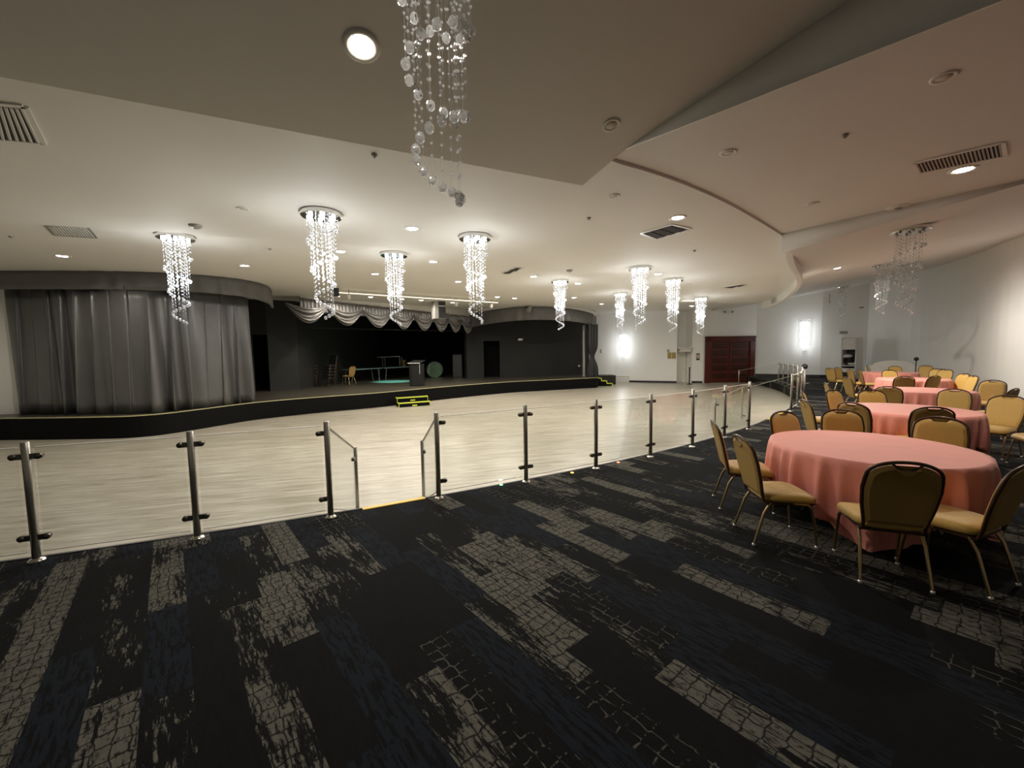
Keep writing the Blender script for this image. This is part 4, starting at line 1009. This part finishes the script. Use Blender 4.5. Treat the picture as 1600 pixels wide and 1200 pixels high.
# folding tables with teal covers
def folding_table(a, b, wd, label, cover=True, z=STAGE_Z):
    d = (b - a); L = d.length; t = thing('folding_table', label, 'table', ((a.x + b.x) / 2, (a.y + b.y) / 2, z)); t.rotation_euler = (0, 0, math.atan2(d.y, d.x))
    MB().box((0, 0, 0.725), (L, wd, 0.035)).build('table_top', M['grey_metal'], t, bevel=0.006)
    for sx in (-1, 1):
        for sy in (-1, 1): MB().tube([(sx * (L / 2 - .25), sy * (wd / 2 - .08), 0.71), (sx * (L / 2 - .15), sy * (wd / 2 - .08), 0)], 0.014, 8).build('leg', M['grey_metal'], t)
    if cover: MB().box((0, 0, 0.748), (L * .985, wd * .98, 0.012)).build('teal_cover', M['teal_cloth'], t)
    return t
ta, tb_, tc_ = at_z(540, 577, STAGE_Z + .76), at_z(592, 574.5, STAGE_Z + .76), at_z(642, 572, STAGE_Z + .76)
folding_table(ta.xy, tb_.xy - Vector((.05, .02)), 0.75, 'teal topped folding table behind the single stage chair')
folding_table(tb_.xy + Vector((.05, .02)), tc_.xy + (tc_ - tb_).xy.normalized() * 0.5, 0.75, 'teal topped folding table left of the lectern')
# overturned table with legs in the air
t = thing('overturned_table', 'upside-down table with thin pale legs in the air on the teal tables', 'table', (at_z(612, 573, STAGE_Z + .76).x, at_z(612, 573, STAGE_Z + .76).y, STAGE_Z + .755)); t.rotation_euler = (0, 0, -0.05)
MB().box((0, 0, 0.02), (1.5, 0.55, 0.03)).build('table_top', M['black'], t)
for x in (-.5, .6):
    for y in (-.2, .2): MB().tube([(x, y, .035), (x, y, .62)], 0.016, 8).build('leg', M['grey_metal'], t)
MB().tube([(-.85, -.2, .62), (.62, -.2, .66)], 0.014, 8).build('crossbar', M['white_metal'], t)
# round lids stacked beside the drum
for px, py, nn, lab in ((630, 572.6, 5, 'left'), (644, 572, 3, 'right')):
    b = at_z(px, py, STAGE_Z + .76)
    for k in range(nn):
        o = MB().lathe([(0, 0), (0.20, 0.0), (0.22, 0.03), (0.20, 0.06), (0, 0.09)], (0, 0, 0), 20).build('drum_lid', M['brass'], loc=(b.x, b.y + .1, STAGE_Z + .76 + .09 * k))
        tag(o, '%s brass lid of the %s pile behind the lectern' % (('bottom', 'second', 'third', 'fourth', 'fifth')[k], lab), 'lid', 'brass lids piled behind the lectern')
# big green drum on its side
dp = at_z(680, 590, STAGE_Z)
t = thing('bass_drum', 'large round green and brown drum standing right of the lectern', 'drum', (dp.x, dp.y, STAGE_Z)); t.rotation_euler = (0, 0, 0.1)
R90 = Matrix.Rotation(PI / 2, 3, 'X')
MB().lathe([(0, 0.20), (0.50, 0.19), (0.52, 0.15), (0.52, -0.15), (0.50, -0.19), (0, -0.20)], (0, 0, 0.53), 36, smooth=False, mtx=R90).build('shell', M['green'], t)
m = MB(); m.tube([(0.515 * math.cos(a), -0.2, 0.53 + 0.515 * math.sin(a)) for a in [i * 2 * PI / 36 for i in range(36)]], 0.018, 8, closed=True); m.build('hoop', M['drum_hoop'], t)
MB().bar((-0.42, -.22, 0.3), (-0.30, -.22, 0.9), 0.015, 0.012, up=(0, 1, 0)).build('tension_rod', M['white_metal'], t)
MB().box((0.3, -.3, .02), (0.3, .12, .04)).build('foot_pedal', M['black'], t)
mic = at_z(706, 584, STAGE_Z)
tag(MB().box((0, 0, 0.05), (0.32, 0.12, 0.06)).build('floor_light', M['white_plastic'], loc=(mic.x, mic.y, STAGE_Z)), 'small pale box lying on the dark stage floor right of the drum', 'box')
# cabinet against the stage side
cb = at_z(716, 590, STAGE_Z)
t = thing('stage_speaker', 'tall dark speaker cabinet at the right edge of the dark stage opening', 'speaker', (cb.x, cb.y, STAGE_Z))
MB().box((0, 0, 0.75), (0.62, 0.55, 1.5)).build('cabinet', M['stage_dark'], t, bevel=0.02); MB().box((0, -0.282, 0.75), (0.52, 0.015, 1.35)).build('grille', M['black'], t)

# ------------------------------------------------------------------ step boxes with yellow edges
def step_box(name, label, p, rz, wd, steps, rise=0.19, tread=0.28):
    t = thing(name, label, 'steps', (p.x, p.y, FLOOR_Z)); t.rotation_euler = (0, 0, rz)
    for k in range(steps):
        MB().box((0, tread * (k + .5) * 1.0 + (steps - k - 1) * 0.0 + tread * 0, rise * (k + 1) / 2), (wd, tread * 1.0, rise * (k + 1))).build('step', M['stage_front'], t)
    tp = MB()
    for k in range(steps):
        z = rise * (k + 1); y = tread * k
        tp.bar((-wd / 2, y - .004, z - .02), (wd / 2, y - .004, z - .02), 0.012, 0.05)
        for s in (-1, 1):
            tp.bar((s * (wd / 2 + .003), y - .002, z - rise), (s * (wd / 2 + .003), y - .002, z), 0.05, 0.012, up=(1, 0, 0))
            tp.bar((s * (wd / 2 + .003), y, z - .02), (s * (wd / 2 + .003), y + tread, z - .02), 0.012, 0.05)
    tp.build('yellow_tape', M['yellow_tape'], t)
    for k in range(steps): MB().box((0, tread * k - .006, rise * k + .045), (0.20, 0.012, 0.05)).build('yellow_tag', M['yellow_tape'], t)
    return t
sp = at_z(648, 635, FLOOR_Z); step_box('step_box', 'black two-step box with yellow taped edges against the stage front', sp, 0.50, 1.28, 2)
sp2 = Vector((6.25, 26.2)); step_box('step_box', 'black step box with yellow taped edges at the right end of the stage', sp2, PI / 2, 1.1, 3, 0.17, 0.34)
o = MB().box((0, 0, 0.3), (1.5, 1.1, 0.6)).build('stage_riser', M['black'], loc=(6.0, 27.3, FLOOR_Z), bevel=0.02)
tag(o, 'low black platform between the stage end and the white wall', 'platform')

# ================================================================== WALL FITTINGS
def on_wall(px, py, a, b):
    n = Vector((b.y - a.y, a.x - b.x, 0)).normalized(); p = at_plane(px, py, (a.x, a.y, 0), n); return p, math.atan2(b.y - a.y, b.x - a.x)
def seg_for(px, segs):
    for a, b in segs:
        p, r = on_wall(px, 560, a, b); d = (b - a); t = (p.xy - a).dot(d) / d.length_squared
        if -0.001 <= t <= 1.001 and p.y > 0: return a, b
    return segs[-1]
bsegs = list(zip(back[:-1], back[1:]))
def wall_thing(name, label, cat, px, py, seg=None):
    a, b = seg or seg_for(px, bsegs); p, r = on_wall(px, py, a, b)
    t = thing(name, label, cat, p); t.rotation_euler = (0, 0, r); return t      # local -Y points into the room
# carved double door
dsg = (back[7], back[8])
dl, dr_ = on_wall(1100, 598, *dsg)[0], on_wall(1177, 597, *dsg)[0]
dtop = on_wall(1138, 525.5, *dsg)[0].z
t = thing('door_1', 'wide carved mahogany double door in the white back wall', 'door', ((dl.x + dr_.x) / 2, (dl.y + dr_.y) / 2, FLOOR_Z)); struct(t); t.rotation_euler = (0, 0, math.atan2(dsg[1].y - dsg[0].y, dsg[1].x - dsg[0].x))
DW = (dr_ - dl).length; DH = dtop - FLOOR_Z; fw = DW * 0.105
m = MB()
for s in (-1, 1): m.box((s * (DW / 2 - fw / 2), -0.06, DH / 2), (fw, 0.14, DH))
m.box((0, -0.06, DH - fw / 2), (DW, 0.14, fw)); m.box((0, -0.09, DH - .03), (DW * 1.01, 0.2, 0.06)); m.build('door_frame', M['mahogany'], t, bevel=0.012)
LW = (DW - 2 * fw) / 2; LH = DH - fw
for s in (-1, 1):
    lf = MB(); lf.box((s * LW / 2, -0.02, LH / 2), (LW - .015, 0.05, LH)); lf = lf.build('door_leaf', M['mahogany'], t)
    for k in range(5):
        z = LH * (0.1 + 0.185 * k)
        pm = MB(); pm.box((s * LW / 2, -0.05, z + LH * 0.075), (LW * .76, 0.03, LH * 0.13)); pm.build('raised_panel', M['mahogany_dark'], lf, bevel=0.015)
    MB().box((s * LW / 2, -0.062, LH * 0.42), (LW * .8, 0.04, 0.05)).build('push_bar', M['mahogany_dark'], lf)
MB().bar((0, -.06, 0), (0, -.06, LH), 0.05, 0.04, up=(0, 1, 0)).build('astragal', M['mahogany'], t)
m = MB(); m.box((0, -0.005, DH / 2 + .02), (DW + .16, 0.02, DH + .10)); struct(m.build('door_casing', M['white_metal'], t))
MB().box((0, -.1, .015), (DW - 2 * fw, 0.1, 0.03)).build('threshold', M['steel_bright'], t)
# crystal sconces
def sconce(px, py, label, hgt):
    t = wall_thing('wall_sconce', label, 'wall light', px, py)
    MB().box((0, -0.03, 0), (0.10, 0.05, hgt * 0.6)).build('back_plate', M['white_plastic'], t)
    for k in range(5):
        MB().ball((0, -0.13, hgt * (-0.30 + 0.16 * k)), 0.055, 2, sz=1.8, smooth=True).build('bulb', M['sconce_bulb'], t)
    for k in range(9):
        x = -0.28 + 0.07 * k; L = hgt * (0.70 + 0.28 * (1 - abs(k - 4) / 4)); m = MB(); z = hgt * 0.45
        while z > hgt * 0.45 - L: m.ball((x, -0.24 + 0.03 * abs(k - 4), z), 0.026, 1, sz=1.3); z -= 0.105
        m.build('crystal_strand', M['crystal'], t)
    for k in range(3): lamp('sconce_lamp', 'POINT', (0, -0.62, hgt * (0.30 - 0.30 * k)), P_SCONCE / 3, COOL, 0.12, t)
sconce(975, 541, 'glowing crystal wall sconce left of the wooden door', 1.9); sconce(1258, 525, 'glowing crystal wall sconce right of the wooden door', 2.1)
def plate(name, label, cat, px, py, wpx, hpx, m, depth=0.03, seg=None, extra=None):
    t = wall_thing(name, label, cat, px, py, seg); sc = (t.location.y) / FPX
    w_, h_ = wpx * sc, hpx * sc; MB().box((0, -depth / 2, 0), (w_, depth, h_)).build('plate', M[m], t, bevel=0.006)
    if extra:
        for nm, x, z, ww, hh, mm in extra: MB().box((x * w_, -depth - .006, z * h_), (ww * w_, 0.014, hh * h_)).build(nm, M[mm], t)
    return t
plate('switch_plate', 'small white switch plate with black switches beside the stage end', 'switch', 939, 548.5, 3.6, 6, 'white_plastic', extra=[('switch', 0, .25, .5, .3, 'black'), ('switch', 0, -.25, .5, .3, 'black')])
plate('brass_plaque', 'brass double plaque on the white wall near the recess', 'plaque', 1049.5, 555.5, 12, 9.5, 'brass', extra=[('divider', 0, 0, .04, 1, 'white_metal')])
plate('wall_speaker', 'small brown control box above the brass plaque', 'control box', 1044, 548, 3, 4, 'grey_metal', 0.08)
plate('wall_notice', 'small dark framed notice with a red figure beside the wooden door', 'notice', 1090.5, 557.5, 5, 10.5, 'black', extra=[('white_panel', 0, .05, .7, .55, 'white_plastic'), ('red_mark', 0, .05, .35, .42, 'red')])
plate('low_wall_panel', 'low white access box along the foot of the left back wall', 'access box', 972, 593, 22, 10, 'white_plastic', 0.12, extra=[('top_edge', 0, .5, 1, .06, 'grey_metal')])
# shelf over the recess
m = MB(); m.box((11.36, 27.35, 1.9), (0.95, 1.0, 0.08)); m.box((11.36, 27.40, 1.75), (0.7, 0.9, 0.2))
tag(m.build('recess_shelf', M['white_plastic']), 'white ledge capping the narrow recess left of the notice', 'shelf')
m = MB(); m.box((11.36, 27.84, 0.65), (0.72, 0.06, 2.1)); d2 = m.build('service_hatch', M['white_plastic']); tag(d2, 'narrow white service hatch inside the wall recess', 'hatch')
MB().lathe([(0, -.02), (.02, -.02), (.02, .02), (0, .02)], (11.6, 27.79, 0.5), 10).build('knob', M['grey_metal'], d2)
# stanchion
s_ = at_z(1077, 600.5, FLOOR_Z)
t = thing('stanchion', 'slim black stanchion post standing before the wall recess', 'stanchion', s_)
MB().lathe([(0, 0), (0.17, 0), (0.16, 0.025), (0.05, 0.05), (0, 0.05)], (0, 0, 0), 20).build('base', M['black'], t)
MB().lathe([(0, .04), (0.035, .04), (0.035, 1.0), (0.045, 1.0), (0.045, 1.08), (0, 1.08)], (0, 0, 0), 14).build('post', M['black'], t)
# emergency light over the door
t = wall_thing('emergency_light', 'white twin-head emergency light high above the wooden door', 'emergency light', 1137, 488, dsg)
MB().box((0, -.06, 0), (0.36, 0.12, 0.14)).build('housing', M['white_plastic'], t, bevel=0.01)
for s in (-1, 1): MB().ball((s * .25, -.1, 0.02), 0.08, 2, smooth=True).build('lamp_head', M['grey_metal'], t)
for px, py, w_, h_, lab, seg in ((1318, 519.5, 10, 4, 'small dark sign plate above the white cabinet', None), (1346, 480.5, 5, 2.5, 'tiny dark vent plate high in the room corner', None)):
    plate('sign_plate', lab, 'sign', px, py, w_, h_, 'grey_metal', 0.05, seg)
t = wall_thing('hanging_sensor', 'thin white rod sensor hanging at the top of the terrace wall', 'sensor', 1295, 466)
MB().tube([(0, -.15, 0.25), (0, -.15, -0.2)], 0.025, 8).build('rod', M['grey_metal'], t); MB().ball((0, -.15, -.24), .05, 2).build('tip', M['grey_metal'], t)
# white cabinet with an open dark compartment
cs = seg_for(1318, bsegs); cw = wall_thing('tall_cabinet', 'tall white cabinet with a dark open compartment against the back wall', 'cabinet', 1320, 592, cs)
cw.location.z = 0.0; cw.location.x -= 0.05; cw.location.y -= 0.65; cw.rotation_euler = (0, 0, math.radians(-58))
z_top = on_wall(1320, 528.5, *cs)[0].z; cy = cw.location.y
W_, D_ = 0.66, 0.8
m = MB(); m.box((-W_ / 2, -D_ / 2, z_top / 2), (0.05, D_, z_top)); m.box((W_ / 2, -D_ / 2, z_top / 2), (0.05, D_, z_top)); m.box((0, -D_ / 2, z_top - .025), (W_, D_, .05)); m.box((0, -.03, z_top / 2), (W_, .05, z_top))
m.box((0, -D_ / 2, .75), (W_, D_, .04)); m.build('carcass', M['white_metal'], cw)
MB().box((0, -D_ + .02, z_top * 0.855), (W_, .04, z_top * .28)).build('upper_door', M['white_metal'], cw)
MB().box((0, -.08, z_top * .47), (W_ - .06, .03, z_top * .52)).build('dark_lining', M['black'], cw)
MB().box((0, -D_ + .02, 0.5), (W_, .04, .22)).build('drawer_front', M['white_metal'], cw)
MB().box((0, -D_ + .05, 0.2), (W_, .03, .38)).build('kick_panel', M['black'], cw)
mt = cw.matrix_basis @ Vector((-0.16, -0.62, 0.77 + .55))
for dx, dz, r, lab in ((-0.15, 0.52, .24, 'folded white linen on top of the pile in the open cabinet'), (0.08, 0.12, .22, 'folded white linen at the bottom of the open cabinet')):
    q = cw.matrix_basis @ Vector((dx, -0.60, 0)) if False else Matrix.Rotation(math.radians(-58), 3, 'Z') @ Vector((dx, -0.45, 0)) + Vector((cw.location.x, cw.location.y, 0))
    tag(MB().ball((0, 0, 0), r, 2, sx=1.1, sy=.9, sz=.5, smooth=True).build('folded_linen', M['linen'], loc=(q.x, q.y, 0.77 + dz)), lab, 'linen')
o = MB().box((0, 0, .12), (0.5, 0.5, 0.24)).build('storage_box', M['black'], loc=(cw.location.x - .36, cw.location.y - .22, 0.78 + .14)); tag(o, 'dark box between the white linens in the open cabinet', 'box')
# intercom box and cable on the wall by the corner
plate('wall_box', 'beige ribbed box on the wall beside the room corner', 'box', 1361, 556, 9, 15, 'white_plastic', 0.15, (back[-2], back[-1]), extra=[('ribbed_side', -.28, 0, .35, .95, 'grey_metal'), ('cable', .1, -.75, .06, .5, 'white_metal')])
# arched white panel leaning on the far wall
rs0 = right_s[0]; rs6 = right_s[6]
ap = at_y(1393, 592, 19.9)
t = thing('arched_panel', 'white arched headboard-like panel behind the farthest coral table', 'panel', (ap.x, ap.y, 0)); t.rotation_euler = (0, 0, -0.66)
prof = [(-1.0, 0), (-1.0, .80)] + [(-0.75 * math.cos(PI * i / 16) if 0 < i < 16 else (-.98 if i == 0 else .98), .85 + .28 * math.sin(PI * i / 16)) for i in range(17)] + [(1.0, .80), (1.0, 0)]
m = MB(); n = len(prof); m.add([(x, -.06, z) for x, z in prof] + [(x, .06, z) for x, z in prof], [tuple(range(n)), tuple(range(n, 2 * n))[::-1]] + [(i, (i + 1) % n, n + (i + 1) % n, n + i) for i in range(n)])
m.build('board', M['white_plastic'], t); MB().box((0, -.075, .62), (1.0, .02, .5)).build('inset_panel', M['white_metal'], t)
# microphone-like lamp on its stand
mp_ = at_y(1430, 590, 18.6)
t = thing('microphone_stand', 'black microphone stand before the white right wall', 'microphone stand', (mp_.x, mp_.y, 0))
MB().lathe([(0, 0), (.15, 0), (.14, .02), (0, .03)], (0, 0, 0), 16).build('base', M['black'], t); MB().tube([(0, 0, .02), (0, 0, 1.15)], 0.02, 8).build('stem', M['black'], t)
MB().ball((0, 0, 1.22), .09, 2, smooth=True).build('head', M['black'], t)

# small grille on the inner face of the curved ceiling downstand
gi = int(nl * 0.80); gp = lipx[gi]; gt = (lipx[gi + 1] - lipx[gi - 1]).normalized(); gn = Vector((-gt.y, gt.x))
t = thing('air_vent', 'small white grille on the curved ceiling drop right of the wooden door', 'vent', (gp.x + gn.x * .03, gp.y + gn.y * .03, SOFFIT_Z - 0.13)); t.rotation_euler = (0, 0, math.atan2(gt.y, gt.x))
MB().box((0, 0, 0), (0.95, 0.03, 0.20)).build('frame', M['white_metal'], t)
for k in range(5): MB().box((0, 0.02, -0.07 + 0.035 * k), (0.86, 0.02, 0.012)).build('slat', M['grey_metal'], t)
sc_ = at_z(1261, 599, 0.0)
tag(MB().box((0, 0, .006), (0.16, 0.12, 0.012), 0.5).build('paper_scrap', M['white_plastic'], loc=(sc_.x, sc_.y, 0)), 'tiny white scrap of paper on the dark carpet near the far railing', 'paper')

plate('sign_plate', 'small white sign plate high on the dark stage wall right of its doorway', 'sign', 813, 530.5, 7, 3, 'white_plastic', 0.03, (Vector((-0.75, 26.15)), Vector((1.1, 26.5))))
t = wall_thing('wall_lamp', 'small pale lamp on a short arm at the right end of the dark stage wall', 'lamp', 908, 571.5, (Vector((1.1, 26.5)), Vector((5.3, 28.3))))
MB().tube([(0, 0, 0), (-0.22, -0.12, 0)], 0.02, 8).build('arm', M['grey_metal'], t); MB().ball((-0.27, -0.14, 0), 0.07, 2, smooth=True).build('lamp_head', M['white_plastic'], t)
